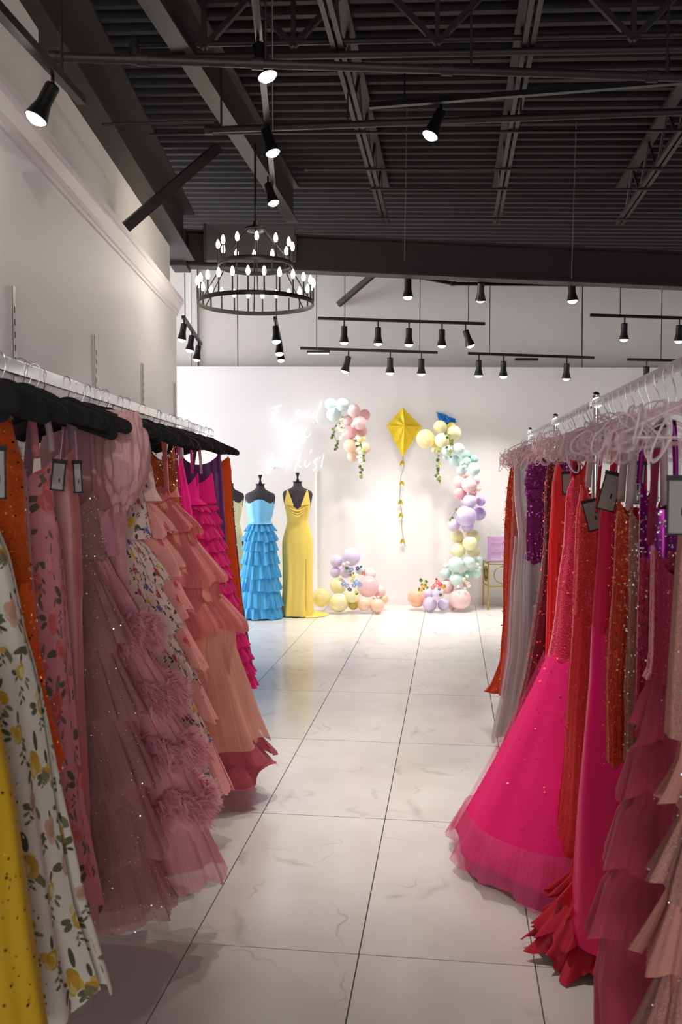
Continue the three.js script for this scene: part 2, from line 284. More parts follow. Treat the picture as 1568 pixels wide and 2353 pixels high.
// ---------- track lighting ----------
const headGeo = { yoke: bar(V(0, 0, 0), V(0, -0.07, 0), 0.008), body: lathe([[0, 0.0], [0.03, 0], [0.032, -0.01], [0.032, -0.09], [0.048, -0.155], [0.05, -0.165], [0.046, -0.165], [0.03, -0.12], [0, -0.12]], 20), lens: lathe([[0, -0.188], [0.02, -0.184], [0.036, -0.174], [0.0445, -0.158], [0.03, -0.13]], 20) };
const bulbW = lampM('spotlight_glow', '#fffaf2', 14), bulbDim = lampM('spotlight_dim_glow', '#ffffff', 1.2);
function head(p, aim, power, label, group, scale = 1, dim = false, cone = 0.75) {
  const o = thing('track_spotlight', label, 'spotlight', [p.x, p.y, p.z], 0, group);
  part('stem', headGeo.yoke, blackMetal, o).scale.setScalar(scale);
  const can = new THREE.Group(); can.name = 'lamp_head'; can.position.y = -0.06 * scale; can.scale.setScalar(scale); o.add(can);
  const d = aim.clone().sub(p).normalize(); can.quaternion.setFromUnitVectors(V(0, -1, 0), d);
  part('can', headGeo.body, blackMetal, can); part('lamp_lens', headGeo.lens, dim ? bulbDim : bulbW, can);
  if (power) {
    const l = new THREE.SpotLight(0xfff8ef, power * 0.62, 0, cone, 0.8, 2); l.castShadow = true; l.shadow.radius = 2.2; l.name = 'spot';
    l.position.copy(p).add(V(0, -0.06 * scale, 0)).addScaledVector(d, 0.18 * scale); l.target.position.copy(aim); scene.add(l); scene.add(l.target);
  }
  return o;
}
function track(a, b, label, hangs, w = 0.034) {
  const o = thing('light_track', label, 'light track');
  part('rail', beamBox(a, b, w, 0.03), blackMetal, o);
  for (const f of hangs) { const c = a.clone().lerp(b, f); part('hanger_rod', bar(c, V(c.x, HJ(c.x) + 0.1, c.z), 0.005, 0.005, 6), blackMetal, o); }
  return o;
}
{
  // over the aisle: rail coming towards the camera
  const a = onZ(629, 430, 6.5), b0 = onZ(603, 160, 4.55), b = a.clone().lerp(b0, 1.75);
  track(a, b, 'long black light track over the left side of the aisle', [0.05, 0.5, 0.9]);
  const lbl = 'black spotlight on the long track over the aisle', grp = 'spotlights on the aisle track';
  for (const [px, py, z, s] of [[593, 100, 4.15, 0.95], [611, 300, 5.3, 0.92], [616, 430, 6.45, 0.9]]) { const q = onZ(px, py - 25, z); head(q, V(q.x + 0.95, 0.5, q.z + 0.5), 19, `${lbl}, ${['farthest from the chandelier', 'between the two others', 'right above the chandelier'][py < 200 ? 0 : py < 400 ? 1 : 2]}`, grp, s, false, 0.47); }
  const c0 = onZ(598, 90, 3.6);
  solo('hanging_cable', bar(onZ(627, 300, 5.3), onZ(626, -40, 3.9), 0.004), steelDark, 'thin cable hanging beside the aisle light track', 'cable');
  // right of the aisle, single bright lamp on its own rail
  const ra = onT(850, 243, 5.2), rb = onT(1568, 186, 5.0); track(ra, ra.clone().lerp(rb, 1.2), 'dark light track crossing under the right roof bays', [0.1, 0.8]);
  const q = onZ(1014, 232, 5.25); head(q, V(-0.6, 0.9, q.z + 0.5), 15, 'brightly lit spotlight alone under the dark roof', null, 1.0, false, 0.55);
  // left wall
  const la = onZ(-60, -40, 2.5), lb = onZ(188, 232, 3.7); track(la, lb, 'black light track above the left crown moulding', [0.75]);
  const lq = onZ(121, 164, 3.3); head(lq, lq.clone().add(V(-0.13, -0.3, 0.06)), 0.5, 'black spotlight tilted towards the left upper wall', null, 0.85);
  // rails near the back wall
  const back = (x0, y0, x1, y1, z, label, heads, hangs, cat) => {
    const p = onZ(x0, y0, z), e = onZ(x1, y1, z + 0.0); track(p, e, label, hangs);
    for (const [px, tilt, pw, dim] of heads) { const f = (px - x0) / (x1 - x0), c = p.clone().lerp(e, f); c.y -= 0.013; head(c, c.clone().add(V(tilt, -0.5, -0.04)), pw, 'black spotlight on the ' + cat, 'spotlights on the ' + cat, 1.05, dim); }
  };
  back(731, 731, 1115, 744, 9.6, 'black light track with a row of spotlights in front of the upper wall', [[791, 0, 7], [869, 0, 9], [940, 0, 11], [1016, 0, 13], [1070, 0.18, 14]], [0.16, 0.9], 'upper row track facing the display wall');
  back(690, 800, 1006, 810, 10.2, 'black light track with a short light bar, right above the display wall', [[801, -0.12, 2], [897, 0, 2], [969, 0, 2]], [0.12, 0.87], 'track above the balloon display');
  back(1076, 812, 1366, 822, 10.2, 'black light track with a dark driver box over the right part of the display wall', [[1101, 0, 4], [1158, 0, 6], [1303, 0, 0, true]], [0.17, 0.9], 'track with the driver box');
  back(1357, 724, 1700, 735, 9.6, 'black light track high above the right dress rack', [[1436, 0, 6], [1562, 0, 6]], [0.2], 'track high above the right rack');
  back(1442, 826, 1700, 832, 10.2, 'black light track partly hidden by the right rail', [[1487, 0, 0, true]], [0.3], 'track behind the right rail');
  // light bar and driver box
  let p = onZ(706, 805, 10.2), e = onZ(758, 809, 10.2); const lb1 = thing('light_bar', 'short lit linear light under the balloon track', 'light'); part('housing', span(p.x, e.x, p.y - 0.03, p.y - 0.005, -10.23, -10.17), blackMetal, lb1); part('light_lens', span(p.x + 0.01, e.x - 0.01, p.y - 0.04, p.y - 0.031, -10.225, -10.175), bulbDim, lb1);
  p = onZ(1184, 820, 10.2); e = onZ(1236, 826, 10.2); solo('driver_box', rbox(e.x - p.x, 0.03, 0.05, 0.005, (p.x + e.x) / 2, p.y - 0.03, -10.2), blackMetal, 'flat black driver box under the right light track', 'box');
  // bent conduit run under the cross beam with two heads
  const c1 = onZ(902, 625, 8.7), c2 = onZ(1042, 652, 8.7), c3 = onZ(1410, 655, 8.7);
  const tk = thing('light_track', 'bent black light track just under the cross beam', 'light track'); part('rail', [beamBox(c1, c2, 0.035, 0.03), beamBox(c2, c3, 0.035, 0.03)], blackMetal, tk); for (const f of [c1.clone().lerp(c2, 0.2), c2.clone().lerp(c3, 0.3), c3]) part('hanger_rod', bar(f, V(f.x, 3.75, f.z), 0.005, 0.005, 6), blackMetal, tk); part('joint', rbox(0.06, 0.04, 0.05, 0.01, c2.x, c2.y, c2.z), blackMetal, tk);
  head(onZ(938, 626, 8.55), onZ(936, 900, 8.55), 4, 'spotlight hanging on a thin wire below the cross beam', null, 1.05);
  head(onZ(1106, 633, 8.55), onZ(1098, 900, 8.9), 1, 'unlit-looking black spotlight below the cross beam', null, 1.05, true);
  head(onZ(1314, 632, 8.55), onZ(1330, 900, 8.55), 4, 'lit spotlight below the cross beam right of the bent track', null, 1.1);
  solo('hanging_wire', bar(onZ(930, 600, 8.2), onZ(937, 180, 6.2), 0.004), steelDark, 'long thin wire dropping from the roof to the cross beam spotlight', 'wire');
  solo('hanging_wire', bar(onZ(1314, 640, 8.2), onZ(1325, 280, 6.4), 0.004), steelDark, 'long thin wire dropping from the roof above the right rack', 'wire');
  // short rails left and middle, running in depth
  const s1 = onZ(421, 728, 9.2), s2 = onZ(462, 790, 10.6); track(s1, s2, 'short black light track at the end of the left partition', [0.1]);
  for (const f of [0.04, 0.45, 0.85]) { const c = s1.clone().lerp(s2, f); head(c, c.clone().add(V(-0.08, -0.5, 0)), 1.2, 'black spotlight on the short track past the left partition', 'spotlights past the left partition', 1); }
  const m1 = onZ(632, 730, 9.0), m2 = onZ(648, 800, 10.6); track(m1, m2, 'short black light track right behind the chandelier', [0.2]);
  for (const f of [0.08, 0.5, 0.75]) { const c = m1.clone().lerp(m2, f); head(c, c.clone().add(V(0.03, -0.5, 0.12)), f < 0.1 ? 2 : 0.5, 'black spotlight on the short track behind the chandelier', 'spotlights behind the chandelier', 1, f > 0.7); }
  // the aisle track goes on behind the camera
  const back1 = TP(-0.5, 3.6, -1.2), back2 = TP(0.9, 3.6, -1.2); track(back1, back2, 'light track of the shop entrance', [0.2, 0.8]);
  for (const f of [0.1, 0.9]) { const c = back1.clone().lerp(back2, f); head(c, f < 0.5 ? V(-1.22, 2.3, -3.2) : V(-1.22, 2.5, -5.2), f < 0.5 ? 12 : 22, 'spotlight on the entrance track', 'spotlights of the entrance track', 1, false, 0.36); }
}
{ // chandelier
  const c = onZ(588, 700, 6.4), top = onZ(587, 513, 6.4);
  const o = thing('chandelier', 'two-tier black wagon-wheel chandelier with many lit candle bulbs', 'chandelier', [c.x, 0, c.z]);
  const tiers = [[onZ(592, 610, 6.4).y, 84 * 6.4 / F, 12, 0.2], [onZ(588, 697, 6.4).y, 131 * 6.4 / F, 24, 0.05]];
  const glow = lampM('candle_bulb_glow', '#fff4e4', 14), cand = bar(V(0, -0.01, 0), V(0, 0.09, 0), 0.006), flame = lathe([[0, 0.09], [0.01, 0.095], [0.0155, 0.113], [0.0135, 0.13], [0.005, 0.152], [0, 0.155]], 10);
  const hub = top.y - 0.015;
  part('hub', lathe([[0, -0.05], [0.07, -0.04], [0.075, -0.02], [0.02, 0.0], [0.012, 0.03], [0, 0.03]].map(p => [p[0], p[1] + hub]), 20), blackMetal, o);
  part('chain', bar(V(0, hub + 0.02, 0), V(0, HJ(c.x) + 0.05, 0), 0.007), blackMetal, o);
  tiers.forEach(([y, R, n, ph], k) => {
    part('ring', lathe([[R - 0.004, y - 0.016], [R + 0.004, y - 0.016], [R + 0.004, y + 0.014], [R - 0.004, y + 0.014], [R - 0.004, y - 0.016]], 64), blackMetal, o);
    for (let i = 0; i < n; i++) {
      const a = (i + ph * 4) / n * Math.PI * 2, x = Math.cos(a) * R, z = Math.sin(a) * R;
      const s = mesh('candle', cand, blackMetal, o); s.position.set(x, y + 0.02, z); mesh('bulb', flame, glow, s);
      if (i % 4 === 1) { const l = new THREE.PointLight(0xfff2e0, 0.09, 0, 2); l.position.set(c.x + x, y + 0.14, c.z + z); l.castShadow = true; l.shadow.radius = 0.7; l.name = 'candle_light'; scene.add(l); }
    }
    for (let i = 0; i < 6; i++) { const a = (i + 0.4) / 6 * Math.PI * 2, R0 = k ? tiers[0][1] : 0.06, y0 = k ? tiers[0][0] - 0.02 : hub - 0.03; part('stay_rod', bar(V(Math.cos(a) * R0, y0, Math.sin(a) * R0), V(Math.cos(a) * R, y + 0.01, Math.sin(a) * R), 0.0045, 0.0045, 6), blackMetal, o); }
  });
}

// ---------- fabrics ----------
const NO_UV_SCALE = 2; // fabric prints repeat every half metre
const fab = (key, color, o = {}) => mat(key, color, o.rough ?? 0.85, { sheen: 0.15, sheenRoughness: 0.5, sheenColor: new THREE.Color(color).lerp(new THREE.Color(1, 1, 1), 0.3), bumpMap: rep(weaveTex, 40), bumpScale: 0.0004, ...o.x });
const print = (key, tex, k = 2) => mat(key, '#ffffff', 0.85, { map: rep(tex, k), bumpMap: rep(weaveTex, 40), bumpScale: 0.0003 });
const seq = (key, color, k = 6, metal = 0.55, rough = 0.32) => mat(key, color, rough, { map: rep(sequinColor, k), metalness: metal * 0.45, bumpMap: rep(sequinBump, k), bumpScale: 0.004 });
const tulle = (key, color, op = 0.45) => mat(key, color, 0.95, { transparent: true, opacity: op, map: rep(T.streak, 1.5, 0.4) });
const satin = (key, color, rough = 0.42) => mat(key, color, rough, { sheen: 0.3, sheenRoughness: 0.4, sheenColor: new THREE.Color(color) });
const chiffon = (key, color) => mat(key, color, 0.9, { transmission: 0.25, thickness: 0, map: rep(T.streak, 1.2, 0.3) });

// ---------- garments ----------
// A rack: where a garment hangs, and which way the aisle lies.
const RAIL_L = -0.84, RAIL_R = 0.57, RAIL_Y = 1.98, RAIL_RY = 1.945;
const racks = {
  L: { base: s => V(RAIL_L, 0, -s), turn: 0, ax: V(1, 0, 0), cam: 1, plane: (px, py, s) => onZ(px, py, s), y: RAIL_Y },
  R: { base: s => TP(RAIL_R, 0, s), turn: Math.PI - TA, ax: TR.clone().negate(), cam: -1, plane: (px, py, s) => onT(px, py, s), y: RAIL_RY },
};
// surface of a garment between two heights. prof(y) -> [aisle reach, back reach, depth towards camera, depth away]
function shell(prof, y0, y1, o = {}) {
  const nt = o.nt || 96, ny = o.ny || 24, n = o.folds || 14, amp = o.amp || (() => 0), ph = o.phase ?? rnd() * 6, ex = o.ex || 0.85, cam = o.cam || 1, hemW = o.hem || 0, top = o.top || null;
  const pos = [], uv = [], idx = [], j1 = o.j1 ?? rr(0.7, 1.3), j2 = o.j2 ?? rnd() * 6;
  for (let i = 0; i <= ny; i++) {
    const f = i / ny;
    for (let k = 0; k <= nt; k++) {
      const th = k / nt * Math.PI * 2, c = Math.cos(th), s = Math.sin(th);
      let y = lerp(y0, y1, f);
      if (top) y += top(th) * (1 - f) * (1 - f);
      if (hemW) y += hemW * f * f * (Math.sin(th * n * 0.5 + ph) * 0.6 + Math.sin(th * 3 + j2) * 0.4);
      const [aF, aB, bC, bA] = prof(y);
      let x = Math.sign(c) * Math.pow(Math.abs(c), ex) * (c > 0 ? aF : aB), z = Math.sign(s) * Math.pow(Math.abs(s), ex) * (s > 0 ? bC : bA);
      const w = th * n + ph + 0.5 * Math.sin(th * 3 + j2) + 0.35 * Math.sin(y * 7 + j2), A = amp(f, y) * (0.7 + 0.3 * Math.sin(th * 2 + j2));
      const d = A * (Math.sin(w) + 0.35 * Math.sin(2.3 * w * j1 + 1));
      const m = Math.hypot(x / (aF + 0.02), z / (bC + 0.02)) || 1, nx = x / (aF + 0.03) / m, nz = z / (bC + 0.03) / m, q = Math.hypot(nx, nz) || 1;
      x += nx / q * d; z += nz / q * d;
      pos.push(x, y, z * cam); uv.push(k / nt * (o.uw || 1.4), y);
    }
  }
  for (let i = 0; i < ny; i++) for (let k = 0; k < nt; k++) { const a = i * (nt + 1) + k, b = a + nt + 1; cam > 0 ? idx.push(a, b + 1, b, a, a + 1, b + 1) : idx.push(a, b, b + 1, a, b + 1, a + 1); }
  const g = new THREE.BufferGeometry(); g.setAttribute('position', new THREE.Float32BufferAttribute(pos, 3)); g.setAttribute('uv', new THREE.Float32BufferAttribute(uv, 2)); g.setIndex(idx); g.computeVertexNormals();
  // seam normals
  const N = g.attributes.normal; for (let i = 0; i <= ny; i++) { const a = i * (nt + 1), b = a + nt; const v = V(N.getX(a) + N.getX(b), N.getY(a) + N.getY(b), N.getZ(a) + N.getZ(b)).normalize(); for (const q of [a, b]) N.setXYZ(q, v.x, v.y, v.z); }
  return g;
}
// little discs sewn on a surface
const discG = new THREE.CircleGeometry(1, 6);
function sequins(geo, n, m, parent, r = 0.0035, name = 'sequins', f0 = 0, f1 = 1) {
  const P = geo.attributes.position, N = geo.attributes.normal, im = new THREE.InstancedMesh(discG, m, n), M = new THREE.Matrix4(), q = new THREE.Quaternion(), up = V(0, 0, 1);
  for (let i = 0; i < n; i++) {
    const v = Math.floor(lerp(f0, f1, rnd()) * (P.count - 1)), nn = V(N.getX(v), N.getY(v), N.getZ(v)).add(V(rr(-0.5, 0.5), rr(-0.5, 0.5), rr(-0.5, 0.5))).normalize();
    q.setFromUnitVectors(up, nn); const s = r * rr(0.6, 1.3);
    M.compose(V(P.getX(v) + rr(-0.01, 0.01), P.getY(v) + rr(-0.012, 0.012), P.getZ(v) + rr(-0.004, 0.004)).addScaledVector(V(N.getX(v), N.getY(v), N.getZ(v)), 0.004), q, V(s, s, s)); im.setMatrixAt(i, M);
  }
  im.name = name; im.castShadow = im.receiveShadow = true; im.userData.kind = 'stuff'; parent.add(im); return im;
}
const tagCard = mat('tag_card', '#a29a96', 0.6), tagBlack = mat('tag_black', '#151313', 0.6), ribbonM = mat('pale_ribbon', '#d9b9bd', 0.6), glint = mat('sequin_glint', '#ffffff', 0.28, { metalness: 0.9 });
function priceTag(parent, rack, s, px, py, w, h, tilt = 0, forward = 0.02) { // pixel centre, size in pixels, hung in front of the garment
  const R = racks[rack], z = (s - forward), p = R.plane(px, py, z), k = z / F, b = R.base(s), d = p.clone().sub(b);
  const t = new THREE.Group(); t.name = 'price_tag'; t.position.set(d.dot(R.ax), p.y, forward * R.cam + 0.0); t.rotation.z = tilt; if (R.cam < 0) t.rotation.y = Math.PI; parent.add(t);
  const W = w * k, H = h * k; part('card', box(W, H, 0.002), tagCard, t);
  part('border', [box(W + 0.008, 0.012, 0.003, 0, H / 2 + 0.004), box(W + 0.008, 0.004, 0.003, 0, -H / 2), box(0.004, H, 0.003, -W / 2), box(0.004, H, 0.003, W / 2), box(W * 0.1, H * 0.14, 0.003, W * 0.12, -0.01)], tagBlack, t);
  part('tag_string', bar(V(0, H / 2, 0), V(0, H / 2 + 0.09, 0), 0.0012, 0.0012, 5), ribbonM, t);
}
// outline of the aisle edge from the photograph, at the garment's own place on the rail
function outline(rack, s, edge) {
  const R = racks[rack], b = R.base(s);
  return edge.map(([px, py]) => { const p = R.plane(px, py, s); return [p.y, p.clone().sub(b).dot(R.ax)]; }).sort((a, c) => a[0] - c[0]);
}
function profile(keys, o) {
  const lim = o.backMax ?? 0.33, dk = o.depth, ak = o.depthAway;
  return y => { const aF = Math.max(o.minF ?? 0.05, keyed(keys, y)), aB = clamp(o.back ? keyed(o.back, y) : aF * 0.8, 0.07, lim), b = keyed(dk, y); return [aF, aB, b, ak ? keyed(ak, y) : b]; };
}
function hangTop(o, rack, yTop, spread, m, w = 0.012) { // two straps up to the hanger
  const y1 = racks[rack].y - 0.15;
  for (const s of [-1, 1]) part('strap', tube([V(s * spread, yTop - 0.02, 0.02), V(s * spread * 0.9, (yTop + y1) / 2, 0.01), V(s * spread * 0.72, y1 + 0.02, 0), V(s * spread * 0.68, y1 + 0.01, -0.012)], w / 2, 10, 5), m, o);
}
/* gown(): rack, place s along the rail, edge outline, bodice and skirt materials, tiers */
function gown(c) {
  const R = racks[c.rack], b = R.base(c.s);
  const o = thing(c.name || 'evening_gown', c.label, c.cat || 'gown', [b.x, 0, b.z], R.turn, c.group);
  const keys = outline(c.rack, c.s, c.edge), yTop = c.yTop ?? keys[keys.length - 1][0], yHem = c.yHem ?? keys[0][0];
  const depth = c.depth || [[0, 0.12], [yTop, 0.055]];
  const prof = profile(keys, { ...c, depth });
  const yW = c.waist ?? lerp(yTop, yHem, 0.3), cam = R.cam, sweet = th => -0.05 + 0.04 * Math.cos(2 * th);
  const bod = shell(prof, yTop, yW - 0.02, { cam, nt: 64, ny: 16, folds: c.bodFolds || 9, amp: () => c.bodAmp ?? 0.003, top: c.top || sweet, uw: 0.7 });
  part('bodice', bod, c.bodice, o);
  const amp = c.amp ?? 0.018, geos = [];
  if (c.tiers) {
    let prev = yW; const n = c.tiers.length;
    c.tiers.forEach((y1, i) => {
      const y0 = prev + (c.lap ?? 0.03), f = c.flare ?? 0.035, inset = c.inset ?? 0.05;
      const tp = y => { const p = prof(y), k = clamp((y0 - y) / (y0 - y1), 0, 1), e = -inset - amp * 0.6 + (inset + 0.3 * f) * Math.pow(k, 1.3); return [Math.max(0.05, p[0] + e), Math.max(0.06, Math.min(p[1] + e, 0.34)), Math.max(0.04, p[2] + e), Math.max(0.04, p[3] + e)]; };
      const g = shell(tp, y0, y1, { cam, nt: c.nt || 150, ny: c.ny || 10, folds: c.folds || 18, amp: k => amp * (0.15 + 0.85 * k), hem: c.hemWave ?? 0.02, uw: 2 });
      geos.push(g); part('ruffle_tier', g, Array.isArray(c.skirt) ? c.skirt[i % c.skirt.length] : c.skirt, o); prev = y1;
    });
    if (c.lining) part('lining', shell(y => prof(y).map(v => Math.max(0.04, v - 0.05)), yW, (c.tiers[n - 1] || yHem) + 0.04, { cam, nt: 60, ny: 14, amp: () => 0.006 }), c.lining, o);
  } else {
    const sd = { phase: rnd() * 6, j1: rr(0.7, 1.3), j2: rnd() * 6 };
    const g = shell(prof, yW, yHem, { cam, ...sd, nt: c.nt || 180, ny: 36, folds: c.folds || 14, amp: k => amp * (0.1 + 0.9 * Math.pow(k, c.foldPow ?? 0.7)), hem: c.hemWave ?? 0.015 });
    geos.push(g); part('skirt', g, c.skirt, o);
    if (c.overlay) part('tulle_overlay', shell(y => prof(y).map((v, i) => v + (i === 1 ? 0 : 0.022)), yW, yHem - 0.03, { cam, ...sd, nt: 200, ny: 36, folds: c.folds || 14, amp: k => amp * (0.1 + 0.9 * Math.pow(k, c.foldPow ?? 0.7)), hem: 0.015 }), c.overlay, o);
    if (c.lining) part('lining', shell(y => prof(y).map(v => Math.max(0.04, v - 0.045)), yW, yHem + 0.06, { cam, nt: 60, ny: 14, amp: () => 0.006 }), c.lining, o);
  }
  if (c.hemBand) { // stiff hem braid
    const g = geos[geos.length - 1], P = g.attributes.position, nt = c.tiers ? (c.nt || 150) : (c.nt || 180), off = P.count - (nt + 1), pts = [];
    for (let k = 0; k < nt; k += 3) pts.push(V(P.getX(off + k), P.getY(off + k), P.getZ(off + k)));
    part('hem_braid', tube(pts, 0.006, 160, 5, true), c.hemBand, o);
  }
  if (c.straps !== false) hangTop(o, c.rack, yTop, c.strapSpread ?? clamp(prof(yTop)[0] * 0.6, 0.05, 0.14), c.strapM || c.bodice, c.strapW ?? rr(0.012, 0.03));
  if (c.belt) part('waist_band', shell(y => prof(y).map(v => v + 0.006), yW + 0.02, yW - 0.03, { cam, nt: 48, ny: 2 }), c.belt, o);
  if (c.sparkle) { for (const g of [c.sparkle.bod === false ? null : bod, ...geos]) if (g) sequins(g, Math.round((c.rack === 'R' ? 3 : 2.2) * c.sparkle.n / (geos.length + 1)), c.sparkle.m || glint, o, c.sparkle.r, 'sequins'); }
  for (const t of c.tags || []) priceTag(o, c.rack, c.s, ...t);
  o.userData_geos = undefined;
  return { o, prof, yTop, yW, yHem, geos, bod };
}

// ---------- left rack ----------
{
  const rail = thing('rack_rail', 'chrome rectangular hang rail along the left partition wall', 'rail');
  part('tube', rbox(0.022, 0.042, 5.9, 0.004, RAIL_L, RAIL_Y - 0.021, -4.02), chrome, rail);
  part('end_cap', rbox(0.026, 0.046, 0.01, 0.003, RAIL_L, RAIL_Y - 0.021, -6.975), chrome, rail);
  for (const z of [-2.28, -3.57, -4.85, -6.14]) part('bracket_arm', beamBox(V(XW + 0.02, RAIL_Y - 0.03, z), V(RAIL_L - 0.011, RAIL_Y - 0.03, z), 0.012, 0.03), chrome, rail);
  for (const [z, nth] of [[-2.28, 'fifth'], [-3.57, 'fourth'], [-4.85, 'third'], [-6.14, 'second'], [-7.5, 'first']]) {
    const o = thing('wall_standard', `slotted chrome upright on the left partition, ${nth} from its free end`, 'wall bracket', [XW, 0, z], 0, 'slotted uprights on the left partition');
    part('channel', [box(0.004, 2.1, 0.03, 0.014, 1.35), box(0.014, 2.1, 0.003, 0.007, 1.35, 0.0135), box(0.014, 2.1, 0.003, 0.007, 1.35, -0.0135)], mat('brushed_steel', '#a8a3a2', 0.3, { metalness: 0.9 }), o);
    part('slots', Array.from({ length: 40 }, (_, i) => box(0.001, 0.025, 0.006, 0.0165, 0.36 + i * 0.05)), tagBlack, o);
  }
}
const hookPts = (top, back) => { const p = []; for (let i = 0; i <= 12; i++) { const a = Math.PI * (1.15 - i / 12 * 1.15); p.push(V(Math.cos(a) * 0.017, top + Math.sin(a) * 0.016, 0)); } p.push(V(0.016, top - 0.025, 0), V(0.006, top - 0.05, 0), V(0, top - 0.075, 0), V(0, top - 0.1, 0)); return p; };
const hangShape = (() => { // velvet hanger outline, aisle to wall
  const s = new THREE.Shape(); s.moveTo(0, 0.0); s.bezierCurveTo(0.03, 0.0, 0.04, -0.015, 0.07, -0.03); s.lineTo(0.2, -0.085); s.bezierCurveTo(0.225, -0.097, 0.225, -0.125, 0.2, -0.125); s.lineTo(0.06, -0.085); s.lineTo(-0.06, -0.085); s.lineTo(-0.2, -0.125); s.bezierCurveTo(-0.225, -0.125, -0.225, -0.097, -0.2, -0.085); s.lineTo(-0.07, -0.03); s.bezierCurveTo(-0.04, -0.015, -0.03, 0, 0, 0); return s;
})();
const hangG = new THREE.ExtrudeGeometry(hangShape, { depth: 0.008, bevelEnabled: true, bevelSize: 0.004, bevelThickness: 0.004, bevelSegments: 2 }).translate(0, 0, -0.004);
const hookG = tube(hookPts(0, 0), 0.0018, 30, 6);
{
  for (let i = 0; i < 52; i++) {
    const s = 1.75 + i * 0.0985 + rr(-0.035, 0.035);
    const o = thing('velvet_hanger', 'black velvet hanger on the left chrome rail', 'hanger', [RAIL_L + rr(-0.015, 0.02), RAIL_Y - 0.012, -s], rr(-0.28, 0.28), 'black velvet hangers on the left rail');
    mesh('hook', hookG, chrome, o); const m = mesh('arms', hangG, velvet, o); m.position.y = -0.055; o.rotation.z = rr(-0.06, 0.06);
  }
}
{
  const yellowS = seq('yellow_beaded', '#d8a810', 8, 0.15, 0.5), goldDot = mat('dark_gold_bead', '#6b5410', 0.3, { metalness: 0.8 });
  const L = c => gown({ rack: 'L', ...c });
  L({ label: 'yellow beaded gown hanging in front of the white yellow-rose gown', s: 1.72, edge: [[-260, 1150], [-130, 1350], [-10, 1640], [30, 1850], [70, 2150], [100, 2353], [115, 2450]], yTop: 1.62, bodice: yellowS, skirt: fab('yellow_jersey', '#d6a70c', { rough: 0.7 }), amp: 0.012, folds: 5, straps: true, sparkle: { n: 900, r: 0.0028, m: goldDot } });
  L({ label: 'white gown printed with yellow roses and green leaves', s: 2.02, edge: [[-90, 1080], [-20, 1180], [20, 1280], [50, 1420], [85, 1600], [120, 1830], [165, 2080], [222, 2285]], yTop: 1.64, bodice: print('yellow_rose_print', T.yellowRose), skirt: mats.yellow_rose_print, amp: 0.03, folds: 9, depth: [[0.3, 0.13], [1.6, 0.05]], tags: [[-5, 1090, 34, 110, 0, 0.1]] });
  const orangeS = seq('orange_sequin', '#f06000', 7, 0.25, 0.45);
  const or = L({ label: 'bright orange sequin gown with fringed steps between two floral gowns', s: 2.2, edge: [[-10, 860], [22, 950], [40, 1030], [52, 1060], [60, 1200], [72, 1330], [88, 1500], [104, 1600], [118, 1660], [150, 1755]], yTop: 1.9, waist: 1.4, bodice: orangeS, skirt: fab('orange_crepe', '#fb6404'), amp: 0.008, folds: 6, straps: false, depth: [[0.5, 0.07], [1.9, 0.03]], sparkle: { n: 500, r: 0.003, m: mat('orange_glint', '#ffb060', 0.15, { metalness: 1 }) } });
  L({ strapM: ribbonM, strapW: 0.022, label: 'pale blush gown with ruched straps beside the orange gown', s: 2.3, edge: [[40, 1010], [62, 1100], [70, 1250], [80, 1400], [90, 1600], [110, 1900]], yTop: 1.75, bodice: fab('blush_crepe', '#dfaaa2'), skirt: mats.blush_crepe, amp: 0.012, depth: [[0.4, 0.06], [1.7, 0.03]] });
  L({ label: 'pink gown printed with coral roses and a tied bust', s: 2.42, edge: [[135, 1040], [140, 1070], [125, 1085], [118, 1110], [128, 1180], [142, 1260], [152, 1400], [166, 1600], [188, 1850], [236, 2095]], yTop: 1.73, waist: 1.52, bodice: print('coral_rose_print', T.coralRose), skirt: mats.coral_rose_print, amp: 0.015, folds: 8, depth: [[0.4, 0.1], [1.6, 0.05]], tags: [[134, 1095, 28, 62, -0.12, 0.03]], strapM: fab('rose_strap', '#d98790') });
  L({ label: 'dusty rose satin gown with a draped neck', s: 2.54, edge: [[168, 990], [176, 1120], [184, 1200], [188, 1350], [192, 1600], [204, 1900], [220, 2120]], yTop: 1.75, bodice: satin('dusty_rose_satin', '#b76a66'), skirt: mats.dusty_rose_satin, amp: 0.018, folds: 7, depth: [[0.3, 0.06], [1.7, 0.035]], tags: [[179, 1098, 17, 66, 0.04, 0.03]], strapM: ribbonM, strapW: 0.02 });
  const mauveT = tulle('mauve_tulle', '#c98d8e', 0.7), mauveIn = fab('mauve_lining', '#b0757a');
  L({ label: 'mauve sparkly tulle ball gown with tiers', s: 2.82, edge: [[218, 1130], [224, 1180], [232, 1230], [262, 1330], [300, 1480], [332, 1620], [360, 1760], [378, 1900], [396, 2040], [405, 2090]], yTop: 1.62, waist: 1.42, bodice: seq('mauve_sequin', '#c48c8e', 7, 0.3, 0.5), skirt: mauveT, lining: mauveIn, tiers: [1.13, 0.9, 0.68, 0.46, 0.27].map(v => v), amp: 0.02, folds: 16, depth: [[0.2, 0.19], [1.0, 0.13], [1.6, 0.05]], sparkle: { n: 1500, r: 0.002 }, strapM: fab('lilac_strap', '#b68aa0'), strapW: 0.03, ny: 12 });
  const lilacT = tulle('lilac_pink_tulle', '#ffb2c0', 0.72), lilacIn = fab('lilac_pink_lining', '#f0a2b0');
